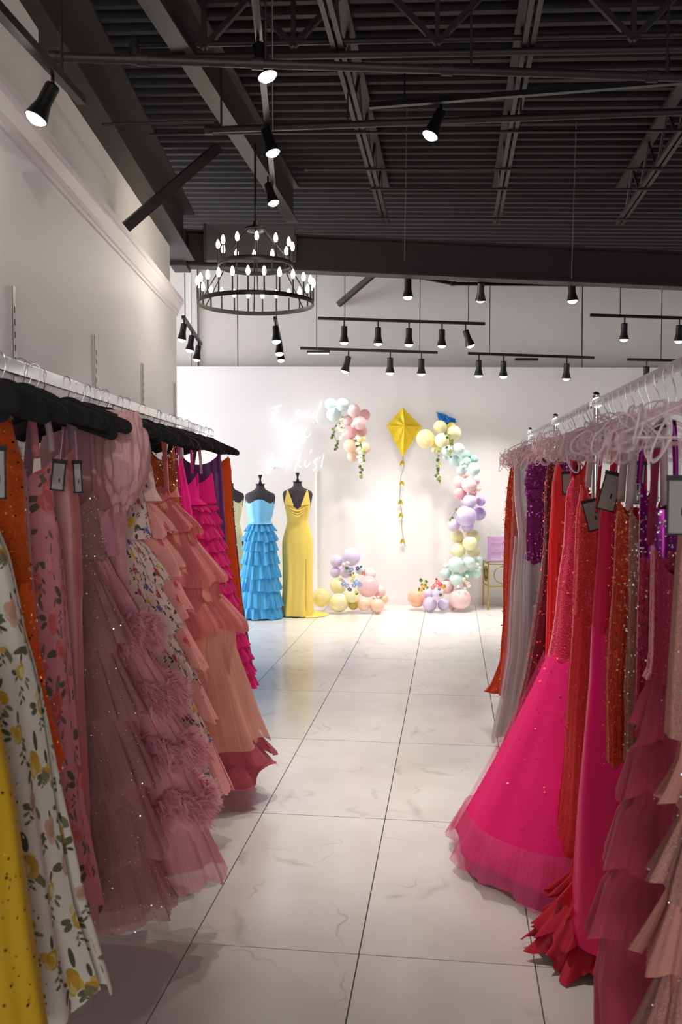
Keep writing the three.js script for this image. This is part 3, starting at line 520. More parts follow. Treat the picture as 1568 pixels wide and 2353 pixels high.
  const fl = L({ label: 'lilac-pink tulle ball gown with feathery ruffle bands', s: 3.12, edge: [[250, 1180], [268, 1260], [310, 1340], [352, 1450], [400, 1570], [440, 1690], [470, 1800], [498, 1900], [522, 2010], [528, 2045]], yTop: 1.55, waist: 1.4, bodice: fab('lilac_pink_bodice', '#dc9aae'), skirt: lilacT, lining: lilacIn, tiers: [1.1, 0.88, 0.68, 0.5, 0.24], flare: 0.03, amp: 0.026, folds: 20, hemWave: 0.03, depth: [[0.2, 0.2], [1.0, 0.13], [1.6, 0.06]], ny: 12 });
  { // feathery fringe along each band
    const M = mat('feather_fringe', '#ffd0dc', 0.95, { transmission: 0.5, thickness: 0 }), geo = fl.geos.slice(0, 4);
    geo.forEach(g => {
      const P = g.attributes.position, nt = 150, off = P.count - (nt + 1), pos = [];
      for (let i = 0; i < 4200; i++) { const k = off + Math.floor(rr(-0.3, 0.3) * nt + nt) % nt, b = V(P.getX(k), P.getY(k) + rr(-0.03, 0.06), P.getZ(k)), a = Math.atan2(b.z, b.x) + rr(-0.8, 0.8), l = rr(0.02, 0.06), e = b.clone().add(V(Math.cos(a) * l, rr(-0.05, 0.03), Math.sin(a) * l)), w = V(-Math.sin(a), rr(-0.4, 0.4), Math.cos(a)).multiplyScalar(rr(0.002, 0.007)); pos.push(b.x - w.x, b.y - w.y, b.z - w.z, b.x + w.x, b.y + w.y, b.z + w.z, e.x + w.x * 0.3, e.y, e.z + w.z * 0.3); }
      const f = new THREE.BufferGeometry(); f.setAttribute('position', new THREE.Float32BufferAttribute(pos, 3)); f.computeVertexNormals(); const q = part('feather_band', f, M, fl.o); q.userData.kind = 'stuff';
    });
  }
  // puffed pale pink organza sleeve gown
  const puffM = mat('pink_organza', '#e9b6ba', 0.9, { transmission: 0.3, thickness: 0 });
  const puff = L({ name: 'puff_sleeve_gown', label: 'pale pink organza gown with a big puffed shoulder', s: 3.28, edge: [[262, 945], [300, 955], [322, 985], [332, 1030], [330, 1080], [315, 1130], [292, 1170], [286, 1230], [300, 1400], [330, 1600]], yTop: 1.895, waist: 1.53, bodice: puffM, skirt: fab('pale_pink_crepe', '#dda2ac'), amp: 0.012, bodAmp: 0.02, bodFolds: 13, top: () => 0, straps: false, depth: [[0.6, 0.09], [1.4, 0.06], [1.6, 0.1], [1.75, 0.13], [1.9, 0.04]] });
  { // the puff itself, crumpled organza standing off the hanger
    const b = V(RAIL_L, 0, -3.28), c = onZ(288, 1062, 3.06), g = new THREE.SphereGeometry(1, 72, 54), p = g.attributes.position;
    for (let i = 0; i < p.count; i++) { const x = p.getX(i), y = p.getY(i), z = p.getZ(i), n = 1 + 0.07 * Math.sin(9 * x + 4 * y + 3 * Math.sin(5 * z)) + 0.05 * Math.sin(13 * z + 7 * y) + 0.03 * Math.sin(23 * x - 17 * z + 9 * y), w = y > 0 ? 1 : 1 - 0.35 * y * y; p.setXYZ(i, x * n * 0.07 * w, y * n * 0.165, z * n * 0.09 * w); }
    g.computeVertexNormals(); const m = part('sleeve_puff', g, puffM, puff.o); m.position.copy(c.sub(b)); m.rotation.z = -0.12;
  }
  L({ label: 'white gown with multicolour garden flowers and wavy tiers', s: 3.6, edge: [[296, 1090], [322, 1110], [335, 1160], [350, 1240], [362, 1250], [385, 1310], [405, 1380], [438, 1500], [450, 1560], [472, 1650], [492, 1740], [515, 1855]], yTop: 1.63, waist: 1.42, bodice: print('garden_print', T.multi), skirt: mats.garden_print, tiers: [1.24, 1.03, 0.82, 0.58, 0.32], amp: 0.02, folds: 13, hemWave: 0.03, flare: 0.03, depth: [[0.3, 0.12], [1.6, 0.05]], tags: [[300, 1150, 14, 40, -0.2, 0.05]] });
  L({ label: 'blush floral gown with stacked peplum tiers next to the garden print gown', s: 3.95, edge: [[342, 1045], [350, 1080], [358, 1125], [398, 1195], [404, 1215], [408, 1240], [424, 1270], [432, 1330], [452, 1440], [482, 1560], [505, 1680], [530, 1800], [540, 1835]], yTop: 1.73, waist: 1.56, bodice: print('white_pink_print', T.whitePink, 3), skirt: print('blush_print', T.blush, 2), tiers: [1.4, 1.22, 1.03, 0.8, 0.55, 0.25], amp: 0.02, folds: 11, flare: 0.035, hemWave: 0.03, depth: [[0.2, 0.15], [1.5, 0.06]] });
  const peachT = tulle('peach_tulle', '#f4b49c', 0.8), salm = chiffon('salmon_organza', '#f08a86');
  L({ name: 'ball_gown', label: 'peach and salmon organza ball gown with wide layered ruffles', s: 4.5, edge: [[405, 1110], [415, 1150], [462, 1205], [470, 1240], [526, 1325], [520, 1360], [566, 1430], [560, 1480], [582, 1560], [600, 1640], [625, 1725], [628, 1740]], yTop: 1.6, waist: 1.56, bodice: salm, skirt: [salm, salm, salm, peachT, chiffon('rose_flounce', '#d0606e'), chiffon('rose_flounce', '#d0606e')], lining: fab('peach_lining', '#efa58e'), tiers: [1.37, 1.1, 0.86, 0.3, 0.22, 0.15], flare: 0.05, inset: 0.03, amp: 0.03, folds: 11, hemWave: 0.04, hemBand: mat('rose_hem', '#c95a70', 0.7), depth: [[0.2, 0.28], [1.0, 0.2], [1.5, 0.08]] });
  const orS2 = seq('copper_sequin', '#d9691c', 7, 0.35, 0.4);
  L({ label: 'copper orange sequin halter gown hanging behind the blush floral gown', s: 4.75, edge: [[385, 1000], [398, 1010], [404, 1060], [410, 1130], [420, 1190], [430, 1300], [450, 1500]], yTop: 1.82, bodice: orS2, skirt: orS2, straps: false, amp: 0.012, depth: [[0.3, 0.08], [1.8, 0.03]], sparkle: { n: 250, r: 0.004 } });
  const mag = fab('magenta_crepe', '#ee0680'), magT = chiffon('magenta_ruffle', '#fa1088');
  L({ strapM: ribbonM, strapW: 0.02, label: 'plain magenta gown with thin straps before the ruffled magenta gown', s: 5.15, edge: [[415, 1040], [424, 1080], [436, 1140], [445, 1200], [470, 1350], [500, 1500]], yTop: 1.77, bodice: mag, skirt: mag, amp: 0.015, depth: [[0.2, 0.08], [1.7, 0.04]] });
  L({ label: 'magenta gown covered in rows of small ruffles', s: 5.55, edge: [[455, 1072], [458, 1145], [478, 1160], [492, 1195], [508, 1240], [525, 1300], [545, 1380], [562, 1440], [580, 1500], [594, 1560], [597, 1585]], yTop: 1.67, waist: 1.48, bodice: mag, skirt: magT, lining: mag, tiers: Array.from({ length: 14 }, (_, i) => 1.42 - i * 0.085), amp: 0.012, folds: 22, flare: 0.02, inset: 0.02, lap: 0.015, hemWave: 0.012, depth: [[0.2, 0.17], [1.5, 0.06]], ny: 5, strapM: fab('magenta_strap', '#e0509a') });
  L({ strapM: ribbonM, strapW: 0.02, label: 'second magenta ruffled gown against the purple gown', s: 5.8, edge: [[470, 1072], [490, 1090], [495, 1140], [510, 1200], [530, 1290], [555, 1400], [585, 1530], [590, 1560]], yTop: 1.67, waist: 1.48, bodice: mag, skirt: magT, lining: mag, tiers: Array.from({ length: 13 }, (_, i) => 1.42 - i * 0.088), amp: 0.012, folds: 22, flare: 0.02, inset: 0.02, lap: 0.015, hemWave: 0.012, depth: [[0.2, 0.12], [1.5, 0.05]], ny: 5 });
  const purp = satin('purple_satin', '#6a1470');
  L({ label: 'dark purple satin gown near the end of the left rail', s: 6.15, edge: [[500, 1030], [506, 1050], [512, 1100], [516, 1180], [524, 1300], [545, 1480]], yTop: 1.8, bodice: purp, skirt: purp, amp: 0.012, straps: false, depth: [[0.2, 0.09], [1.8, 0.04]] });
  const orPlain = fab('tangerine_crepe', '#f2560c');
  L({ label: 'tangerine gown with bare shoulders at the left rail end', s: 6.4, edge: [[516, 1042], [528, 1050], [532, 1080], [534, 1160], [540, 1250], [560, 1450]], yTop: 1.79, bodice: orPlain, skirt: orPlain, straps: false, amp: 0.012, depth: [[0.2, 0.07], [1.8, 0.03]] });
  const rust = seq('rust_sequin', '#9c2a12', 6, 0.5, 0.35);
  L({ label: 'dark rust red sequin gown last on the left rail', s: 6.65, edge: [[530, 1075], [534, 1110], [540, 1200], [548, 1290], [556, 1380], [572, 1480], [584, 1560]], yTop: 1.68, bodice: rust, skirt: rust, amp: 0.014, depth: [[0.2, 0.12], [1.7, 0.04]], sparkle: { n: 200, r: 0.005 } });
}
// ---------- right rack ----------
{
  const tub = thing('rack_rail', 'round chrome hang rail with connectors above the right dresses', 'rail');
  const p = t => TP(RAIL_R, RAIL_RY, t), rm = mat('hammered_chrome', '#cfccd0', 0.18, { metalness: 1, bumpMap: rep(plasterTex, 6, 60), bumpScale: 0.004 });
  part('tube', bar(p(0.9), p(6.75), 0.016, 0.016, 16), rm, tub);
  for (const t of [2.2, 3.68, 5.1, 6.75]) { part('connector', bar(p(t - 0.03), p(t + 0.03), 0.022, 0.022, 14), chrome, tub); part('finial', new THREE.SphereGeometry(0.016, 10, 8).translate(p(t).x, RAIL_RY + 0.03, p(t).z), chrome, tub); part('upright', bar(TP(RAIL_R + 0.0, RAIL_RY, t), TP(RAIL_R, 0.02, t), 0.012), chrome, tub); part('foot', beamBox(TP(RAIL_R - 0.22, 0.015, t), TP(RAIL_R + 0.22, 0.015, t), 0.03, 0.03), chrome, tub); }
  // clear hangers with curled ends and ribbon loops
  const arm = s => { const pts = [V(0, 0, 0), V(s * 0.06, -0.02, 0), V(s * 0.13, -0.05, 0), V(s * 0.2, -0.085, 0)]; for (let i = 1; i <= 9; i++) { const a = i / 9 * 5.2; pts.push(V(s * (0.2 + 0.022 * Math.sin(a)), -0.107 + 0.022 * Math.cos(a), 0.003 * i)); } return tube(pts, 0.006, 40, 6); };
  const barG = tube([V(-0.19, -0.1, 0), V(0, -0.1, 0), V(0.19, -0.1, 0)], 0.005, 10, 6), aG = [arm(1), arm(-1)];
  const loopG = (w, h) => tube([V(0, 0, 0), V(w, -h * 0.35, 0.01), V(w * 0.8, -h * 0.9, 0.02), V(0, -h, 0.015), V(-w * 0.8, -h * 0.75, 0), V(-w * 0.7, -h * 0.3, -0.01)], 0.0032, 26, 5, true);
  const loops = [loopG(0.018, 0.07), loopG(0.026, 0.09), loopG(0.014, 0.11)];
  const armM = mat('clear_arm', '#fff6f8', 0.08, { transmission: 0.85, thickness: 0 });
  const loopM = mat('clear_pink_loop', '#fff0f4', 0.25, { transmission: 0.4, thickness: 0 });
  for (let i = 0; i < 46; i++) {
    const t = 1.95 + i * 0.104 + rr(-0.02, 0.02), b = TP(RAIL_R, RAIL_RY + 0.004, t);
    const o = thing('clear_hanger', 'clear plastic hanger with curled ends on the right round rail', 'hanger', [b.x, b.y - 0.012, b.z], Math.PI - TA + rr(-0.3, 0.3), 'clear plastic hangers on the right rail'); o.rotation.z = rr(-0.13, 0.13);
    mesh('hook', hookG, chrome, o); for (const g of [...aG, barG]) { const m = mesh('arm', g, armM, o); m.position.y = -0.09; }
    for (let k = 0; k < 4; k++) { const m = mesh('ribbon_loop', loops[(i + k) % 3], loopM, o), x = [0.21, 0.16, 0.1, 0.03][k] + rr(-0.03, 0.03); m.position.set(x, -0.08 - x * 0.38 + rr(-0.04, 0.03), rr(-0.03, 0.03)); m.scale.setScalar(rr(0.55, 0.95)); m.rotation.set(rr(-0.6, 0.6), rr(-1.5, 1.5), rr(-1.2, 1.2)); }
  }
  const Rg = c => gown({ rack: 'R', ...c });
  const W = (key, col) => mat(key, col, 0.3, { metalness: 0.85 });
  const redGl = W('red_glint', '#ff6a5a'), goldGl = W('gold_glint', '#ffb84a');
  Rg({ label: 'orange-red sequin gown with a plain orange hem, last on the right rail', s: 6.2, edge: [[1176, 1060], [1166, 1120], [1160, 1200], [1157, 1330], [1158, 1420], [1150, 1520], [1128, 1575], [1114, 1588]], yTop: 1.75, bodice: seq('orange_red_sequin', '#e8481e', 2, 0.5, 0.3), skirt: mats.orange_red_sequin, amp: 0.012, hemWave: 0, depth: [[0, 0.1], [1.7, 0.04]], sparkle: { n: 350, r: 0.006, m: redGl } });
  Rg({ strapM: ribbonM, strapW: 0.024, label: 'coral pink shimmer gown next to the orange-red one on the right rail', s: 5.85, edge: [[1182, 1040], [1178, 1150], [1172, 1300], [1165, 1450], [1152, 1560], [1150, 1600]], yTop: 1.78, bodice: seq('coral_sequin', '#ee6a5e', 5, 0.3, 0.4), skirt: mats.coral_sequin, amp: 0.012, depth: [[0, 0.08], [1.7, 0.04]], sparkle: { n: 120, r: 0.006, m: redGl } });
  const irid = mat('silver_pink_lame', '#e6d2d8', 0.28, { metalness: 0.35, iridescence: 0.6, map: rep(T.streak, 3, 0.3) });
  Rg({ label: 'silvery pink iridescent draped gown with a sheer tail', s: 5.35, edge: [[1196, 1035], [1182, 1060], [1184, 1150], [1192, 1230], [1182, 1350], [1176, 1500], [1160, 1600], [1140, 1690]], yTop: 1.8, bodice: irid, skirt: irid, overlay: mat('sheer_lame', '#d8c8d0', 0.25, { transparent: true, opacity: 0.35, metalness: 0.3 }), amp: 0.02, folds: 10, straps: false, depth: [[0, 0.1], [1.7, 0.04]] });
  const purpS = seq('violet_sequin', '#8a0a6a', 2.5, 0.6, 0.3);
  Rg({ name: 'sequin_jacket', cat: 'jacket', label: 'short violet sequin jacket with a cinched waist on the right rail', s: 5.0, edge: [[1240, 1012], [1226, 1022], [1216, 1060], [1206, 1110], [1213, 1160], [1210, 1230], [1213, 1290]], yTop: 1.83, waist: 1.55, bodice: purpS, skirt: purpS, belt: seq('violet_belt', '#a00a86', 6, 0.6, 0.3), straps: false, amp: 0.006, depth: [[1.1, 0.07], [1.8, 0.04]], sparkle: { n: 220, r: 0.005, m: W('violet_glint', '#f070ff') } });
  Rg({ label: 'dark wine red sequin gown sweeping to the floor', s: 4.6, edge: [[1262, 1050], [1252, 1120], [1250, 1250], [1238, 1350], [1222, 1450], [1205, 1550], [1180, 1650], [1150, 1725], [1137, 1755]], yTop: 1.74, bodice: seq('wine_sequin', '#7e0a20', 2, 0.5, 0.3), skirt: mats.wine_sequin, amp: 0.012, folds: 6, depth: [[0, 0.14], [1.7, 0.04]], sparkle: { n: 520, r: 0.0045, m: redGl } });
  Rg({ strapM: ribbonM, strapW: 0.024, label: 'bright red satin gown between the wine sequin and hot pink gowns', s: 4.35, edge: [[1282, 1050], [1270, 1110], [1268, 1160], [1262, 1250], [1258, 1400], [1256, 1500], [1250, 1600]], yTop: 1.74, bodice: satin('red_satin', '#f01e22', 0.5), skirt: mats.red_satin, amp: 0.012, depth: [[0, 0.07], [1.7, 0.04]], tags: [[1305, 1112, 22, 46, 0.05, 0.06]] });
  const hp = mat('hot_pink_tulle', '#ff0080', 0.9, {}), hpT = tulle('hot_pink_net', '#ff4a9a', 0.18), hpS = seq('hot_pink_sequin', '#ff3862', 2, 0.5, 0.3);
  const M5 = Rg({ name: 'mermaid_gown', label: 'hot pink mermaid gown with a sequin bodice and a wide flared tulle skirt', s: 3.95, edge: [[1318, 1095], [1302, 1130], [1296, 1250], [1284, 1330], [1276, 1420], [1262, 1500], [1225, 1580], [1170, 1690], [1115, 1790], [1062, 1885], [1046, 1915]], yTop: 1.66, waist: 0.88, yHem: 0.07, bodice: hpS, skirt: hp, overlay: hpT, amp: 0.016, folds: 9, foldPow: 1.4, hemWave: 0.015, back: [[0, 0.3], [0.9, 0.14], [1.7, 0.12]], depth: [[0.05, 0.62], [0.45, 0.36], [0.88, 0.14], [1.6, 0.05]], depthAway: [[0.05, 0.16], [1.6, 0.05]], hemBand: mat('hot_pink_hem', '#c2184e', 0.7), sparkle: { n: 260, r: 0.005, m: redGl } });
  part('hem_flounce', shell(y => { const p = M5.prof(y + 0.03); return [p[0] + 0.05, p[1], p[2] + 0.06, p[3]]; }, 0.2, 0.045, { cam: -1, nt: 200, ny: 6, folds: 17, amp: k => 0.02 * k, hem: 0.02 }), tulle('hot_pink_flounce', '#f85a98', 0.5), M5.o);
  Rg({ strapM: ribbonM, strapW: 0.024, label: 'coral red sequin sheath in front of the hot pink mermaid skirt', s: 3.5, edge: [[1335, 1130], [1326, 1180], [1322, 1300], [1316, 1450], [1306, 1620], [1300, 1750], [1286, 1880], [1262, 2000], [1258, 2060]], yTop: 1.63, bodice: seq('coral_red_sequin', '#ff3a40', 2, 0.5, 0.3), skirt: mats.coral_red_sequin, amp: 0.014, folds: 7, depth: [[0.1, 0.11], [1.6, 0.04]], sparkle: { n: 420, r: 0.003, m: redGl }, tags: [[1364, 1185, 34, 64, 0.25, 0.1]] });
  Rg({ label: 'hot pink satin gown above the red ruffled train', s: 2.98, edge: [[1392, 1110], [1380, 1180], [1372, 1300], [1362, 1420], [1358, 1560], [1346, 1700], [1334, 1850], [1326, 2000], [1322, 2120], [1320, 2160]], yTop: 1.62, bodice: mat('pink_velvet', '#e0204e', 0.9, { sheen: 1, sheenRoughness: 0.4, sheenColor: new THREE.Color(1, 0.4, 0.5) }), skirt: satin('hot_pink_satin', '#ff0474', 0.45), amp: 0.012, folds: 4, depth: [[0, 0.1], [1.6, 0.05]], tags: [[1402, 1132, 38, 80, -0.25, 0.08]] });
  { // red ruffled train lying below
    const b = TP(RAIL_R, 0, 3.1), o = thing('ruffled_train_gown', 'deep red gown with a crumpled ruffled train touching the floor', 'gown', [b.x, 0, b.z], Math.PI - TA);
    const m = satin('deep_red_satin', '#c81230', 0.6), pr = y => [keyed([[0, 0.27], [0.15, 0.2], [0.4, 0.1], [1.6, 0.06]], y), 0.1, keyed([[0, 0.2], [0.15, 0.14], [0.3, 0.05], [1.6, 0.04]], y), 0.06];
    part('skirt', shell(pr, 1.55, 0.02, { cam: -1, nt: 140, ny: 40, folds: 12, amp: k => 0.02 * k, hem: 0.02 }), m, o);
    for (const y of [0.2, 0.1, 0.035]) part('ruffle_tier', shell(q => pr(q).map(v => v + 0.035 * (y + 0.09 - q) / 0.09), y + 0.09, y, { cam: -1, nt: 180, ny: 8, folds: 19, amp: k => 0.03 * k, hem: 0.035 }), m, o);
    hangTop(o, 'R', 1.55, 0.08, m);
  }
  Rg({ strapM: ribbonM, strapW: 0.024, label: 'orange sequin gown tucked beside the pink velvet bodice', s: 2.82, edge: [[1425, 1130], [1416, 1200], [1412, 1300], [1402, 1450], [1396, 1560], [1400, 1750]], yTop: 1.6, bodice: seq('burnt_orange_sequin', '#f0482c', 2, 0.5, 0.3), skirt: mats.burnt_orange_sequin, amp: 0.012, depth: [[0.3, 0.07], [1.6, 0.04]], sparkle: { n: 400, r: 0.0028, m: goldGl }, tags: [[1462, 1112, 36, 88, -0.05, 0.06]] });
  Rg({ strapM: ribbonM, strapW: 0.024, label: 'bronze nude sequin gown with fringed cups', s: 2.69, edge: [[1460, 1150], [1452, 1190], [1460, 1230], [1452, 1350], [1446, 1480], [1440, 1580], [1446, 1750]], yTop: 1.58, bodice: seq('bronze_sequin', '#c8866a', 2, 0.5, 0.3), skirt: mats.bronze_sequin, amp: 0.01, depth: [[0.3, 0.06], [1.6, 0.04]], sparkle: { n: 200, r: 0.003 } });
  Rg({ label: 'violet holographic gown with a tied bust near the pink tiered gown', s: 2.56, edge: [[1520, 1080], [1482, 1140], [1478, 1160], [1496, 1180], [1500, 1260], [1500, 1350], [1496, 1500], [1490, 1650]], yTop: 1.66, bodice: mat('holographic_violet', '#9a1a88', 0.25, { metalness: 0.6, iridescence: 0.8, map: rep(sequinColor, 3) }), skirt: seq('raspberry_sequin', '#d83a6a', 2, 0.5, 0.3), amp: 0.012, depth: [[0.3, 0.06], [1.6, 0.04]], sparkle: { n: 200, r: 0.003 } });
  const pinkO = chiffon('raspberry_organza', '#f25e84');
  Rg({ name: 'tiered_gown', label: 'raspberry organza gown with long cascading ruffle tiers', s: 2.4, edge: [[1530, 1250], [1510, 1400], [1490, 1540], [1462, 1590], [1458, 1690], [1424, 1720], [1420, 1830], [1392, 1860], [1385, 1990], [1362, 2030], [1352, 2150], [1345, 2250], [1370, 2400]], yTop: 1.5, waist: 1.15, bodice: mats.raspberry_sequin, skirt: pinkO, lining: fab('raspberry_lining', '#c03a58'), tiers: [0.98, 0.82, 0.63, 0.43, 0.06], flare: 0.03, inset: 0.03, amp: 0.018, folds: 8, hemWave: 0.03, depth: [[0.1, 0.14], [1.5, 0.05]] });
  const peachL = mat('peach_lace', '#f6b0a0', 0.9, { map: rep(T.streak, 6, 3), bumpMap: rep(sequinBump, 5), bumpScale: 0.006 });
  Rg({ name: 'lace_gown', label: 'peach lace and tulle gown with stacked sheer tiers, first on the right rail', s: 2.06, edge: [[1570, 1150], [1555, 1300], [1545, 1450], [1535, 1600], [1525, 1800], [1500, 1950], [1480, 2100], [1462, 2250], [1450, 2400]], yTop: 1.6, waist: 1.1, yHem: 0.1, bodice: peachL, skirt: [chiffon('peach_chiffon', '#f4a898'), peachL], lining: fab('nude_lining', '#b9705e'), tiers: [0.92, 0.74, 0.56, 0.36, 0.1], flare: 0.03, amp: 0.018, folds: 9, depth: [[0.1, 0.12], [1.5, 0.05]], sparkle: { n: 250, r: 0.002 }, tags: [[1562, 1165, 50, 120, 0, 0.12]] });
}

// ---------- display wall: balloons ----------
{
  const bal = (key, col) => mat(key, col, 0.32, { clearcoat: 0.3, clearcoatRoughness: 0.2, transmission: 0.12, thickness: 0 });
  const C = { Y: bal('balloon_yellow', '#fdf5c4'), Yd: bal('balloon_deep_yellow', '#f8e470'), M: bal('balloon_mint', '#d8f0ea'), Md: bal('balloon_deep_mint', '#b4e4da'), P: bal('balloon_pink', '#f9d6d4'), Pd: bal('balloon_rose', '#f6bcbc'), L: bal('balloon_lilac', '#e2d2f2'), Ld: bal('balloon_deep_lilac', '#d0b6ec'), O: bal('balloon_peach', '#fbd8bc'), W: bal('balloon_white', '#efe9ec'),
    CY: mat('balloon_clear_yellow', '#fdf6c8', 0.12, { transmission: 0.45, thickness: 0, clearcoat: 0.6 }), CL: mat('balloon_clear_lilac', '#e6d8f4', 0.12, { transmission: 0.4, thickness: 0, clearcoat: 0.6 }), CO: mat('balloon_clear_peach', '#fad2b2', 0.12, { transmission: 0.35, thickness: 0, clearcoat: 0.6 }), CP: mat('balloon_clear_pink', '#f9dde0', 0.12, { transmission: 0.4, thickness: 0, clearcoat: 0.6 }) };
  const names = { Y: 'pale yellow', Yd: 'deep yellow', M: 'mint green', Md: 'deeper mint', P: 'blush pink', Pd: 'rose pink', L: 'lilac', Ld: 'deep lilac', O: 'peach', W: 'white', CY: 'translucent yellow', CL: 'translucent lilac', CO: 'translucent peach', CP: 'translucent pink' };
  const g = lathe([[0, -1.14], [0.05, -1.15], [0.06, -1.1], [0.035, -1.07], [0.12, -1.02], ...Array.from({ length: 15 }, (_, i) => { const a = -1.35 + (i / 14) * (Math.PI / 2 + 1.35); return [Math.cos(a) * (a < 0 ? 1 - 0.06 * Math.sin(-a) : 1), Math.sin(a) * 1.02]; })], 26);
  const place = (list, ox, oy, k, where, floorY) => list.forEach(([x, y, r, c, lay = 0]) => {
    const px = ox + x / k, py = oy + y / k, z0 = 10.6 - lay * 0.11, rad = r / k * z0 / F, z = Math.min(10.87 - rad, z0), p = onZ(px, py, z);
    p.y = Math.max(p.y, rad * 1.0 + 0.004);
    const label = `${names[c]} balloon in the ${where}`;
    const o = solo('balloon', g, C[c], label, 'balloon', label.replace('balloon in', 'balloons in')); o.position.copy(p); o.scale.setScalar(rad);
    o.rotation.set(rr(-1.2, -0.4), rnd() * 6, rr(-0.6, 0.6)); // knots point to the wall and down
    o.rotation.set(-1.2 + rr(-0.3, 0.3), 0, rr(-0.5, 0.5)); o.rotation.x += Math.PI * 0.9;
  });
  place([[497, 540, 95, 'CY', 1], [637, 425, 65, 'Y', 1], [770, 483, 72, 'Y', 1], [655, 553, 70, 'Y', 2], [750, 425, 46, 'Yd'], [592, 585, 42, 'Yd'], [575, 648, 22, 'Y', 1], [628, 650, 30, 'Y', 1], [715, 575, 42, 'Yd']], 860, 880, 4.203, 'yellow bunch of the right arch beside the kite');
  place([[705, 650, 55, 'M', 2], [815, 637, 58, 'M', 2], [885, 695, 50, 'Md'], [965, 735, 42, 'Md'], [780, 748, 60, 'M', 1], [897, 755, 37, 'M', 2], [848, 778, 21, 'M', 2], [887, 803, 20, 'M', 2], [845, 840, 52, 'M', 1], [962, 832, 65, 'M', 2], [690, 715, 28, 'M']], 860, 880, 4.203, 'upper mint bunch of the right arch');
  place([[822, 955, 62, 'P', 1], [920, 985, 75, 'P', 2], [985, 945, 40, 'P'], [882, 900, 28, 'Pd'], [830, 1062, 66, 'Pd', 1], [1012, 1025, 22, 'P', 2], [980, 1040, 20, 'P', 2], [950, 1065, 42, 'Pd']], 860, 880, 4.203, 'pink bunch of the right arch');
  place([[925, 1140, 68, 'L', 2], [1030, 1145, 46, 'Ld', 1], [872, 1140, 36, 'L', 1], [890, 1285, 105, 'CL', 2], [1010, 1262, 70, 'Ld'], [770, 1375, 62, 'L', 1], [905, 1385, 60, 'L', 1]], 860, 880, 4.203, 'lilac bunch of the right arch');
  place([[800, 1480, 66, 'Y'], [962, 1482, 66, 'Y'], [895, 1447, 26, 'Y', 1], [925, 1545, 72, 'Y', 2], [812, 1618, 72, 'Y', 1], [962, 1618, 66, 'Y'], [868, 1550, 42, 'Yd']], 860, 880, 4.203, 'lower yellow bunch of the right arch');
  place([[790, 1755, 78, 'M', 2], [918, 1730, 60, 'M', 2], [1010, 1715, 42, 'M', 1], [693, 1837, 56, 'M', 1], [690, 1770, 28, 'M', 1], [895, 1850, 50, 'Md', 1], [985, 1835, 54, 'M', 1], [795, 1895, 68, 'M', 2], [997, 1757, 20, 'M', 2], [1018, 1787, 18, 'M', 2]], 860, 880, 4.203, 'lower mint bunch of the right arch');
  place([[415, 2075, 92, 'CO', 1], [600, 1985, 62, 'O'], [520, 2035, 56, 'L', 1], [620, 2033, 60, 'L', 3], [538, 2136, 72, 'L', 2], [670, 2140, 60, 'L', 2], [702, 1965, 72, 'P', 1], [755, 2165, 42, 'P', 1], [832, 2085, 106, 'P', 2], [815, 1968, 15, 'W', 3], [880, 1985, 13, 'W', 3], [895, 1940, 40, 'P', 1]], 860, 880, 4.203, 'pile at the foot of the right arch');
  place([[885, 235, 70, 'M', 1], [1015, 245, 75, 'M', 2], [920, 350, 85, 'M', 1], [1145, 312, 76, 'P', 2], [1265, 360, 64, 'Pd'], [1075, 420, 56, 'P', 1], [1210, 450, 78, 'P', 2], [1110, 550, 78, 'Pd', 1], [1140, 475, 30, 'W', 3], [1105, 705, 80, 'O', 1], [1265, 730, 70, 'O', 1], [1130, 825, 65, 'O'], [1235, 545, 60, 'Pd']], 580, 880, 4.9, 'hanging bunch beside the neon sign');
  place([[1185, 865, 90, 'L', 1], [1045, 905, 62, 'L'], [1035, 1010, 54, 'L'], [1135, 1010, 58, 'L', 1], [1115, 940, 22, 'W', 2], [1150, 925, 20, 'W', 2], [905, 1250, 92, 'CY', 2], [1060, 1140, 80, 'Y', 1], [1068, 1300, 90, 'Y', 3], [1205, 1312, 56, 'Yd', 2], [1195, 1235, 68, 'Y', 3], [1275, 985, 50, 'M'], [1365, 1030, 58, 'W'], [1345, 1145, 104, 'CP', 2], [1310, 1312, 66, 'O', 3], [1430, 1330, 72, 'O', 3], [1455, 1195, 60, 'P', 1], [1490, 1265, 52, 'O', 1], [1400, 1252, 15, 'P', 3], [1440, 1247, 16, 'P', 3]], 520, 1070, 4.126, 'floor pile next to the yellow mannequin gown');
}
// ---------- flowers and vines ----------
const leafG = (() => { const s = new THREE.Shape(); s.moveTo(0, 0); s.bezierCurveTo(0.6, 0.1, 0.7, 0.8, 0, 1.2); s.bezierCurveTo(-0.7, 0.8, -0.6, 0.1, 0, 0); const g = new THREE.ExtrudeGeometry(s, { depth: 0.02, bevelEnabled: false, curveSegments: 6 }); const p = g.attributes.position; for (let i = 0; i < p.count; i++) p.setZ(i, p.getZ(i) - 0.25 * p.getX(i) * p.getX(i) + 0.1 * p.getY(i) * p.getY(i)); g.computeVertexNormals(); return g; })();
const petalG = (() => { const list = []; for (let i = 0; i < 5; i++) list.push(new THREE.SphereGeometry(0.5, 8, 6).scale(1, 0.8, 0.25).translate(0.55, 0, 0).rotateZ(i * 1.2566).rotateX(0.0)); return G(list); })();
const leafMs = [mat('leaf_olive', '#7f8a2e', 0.7), mat('leaf_green', '#5f7a36', 0.7), mat('leaf_dark', '#3f4f30', 0.7)], vineM = mat('vine_stem', '#6a7040', 0.8);
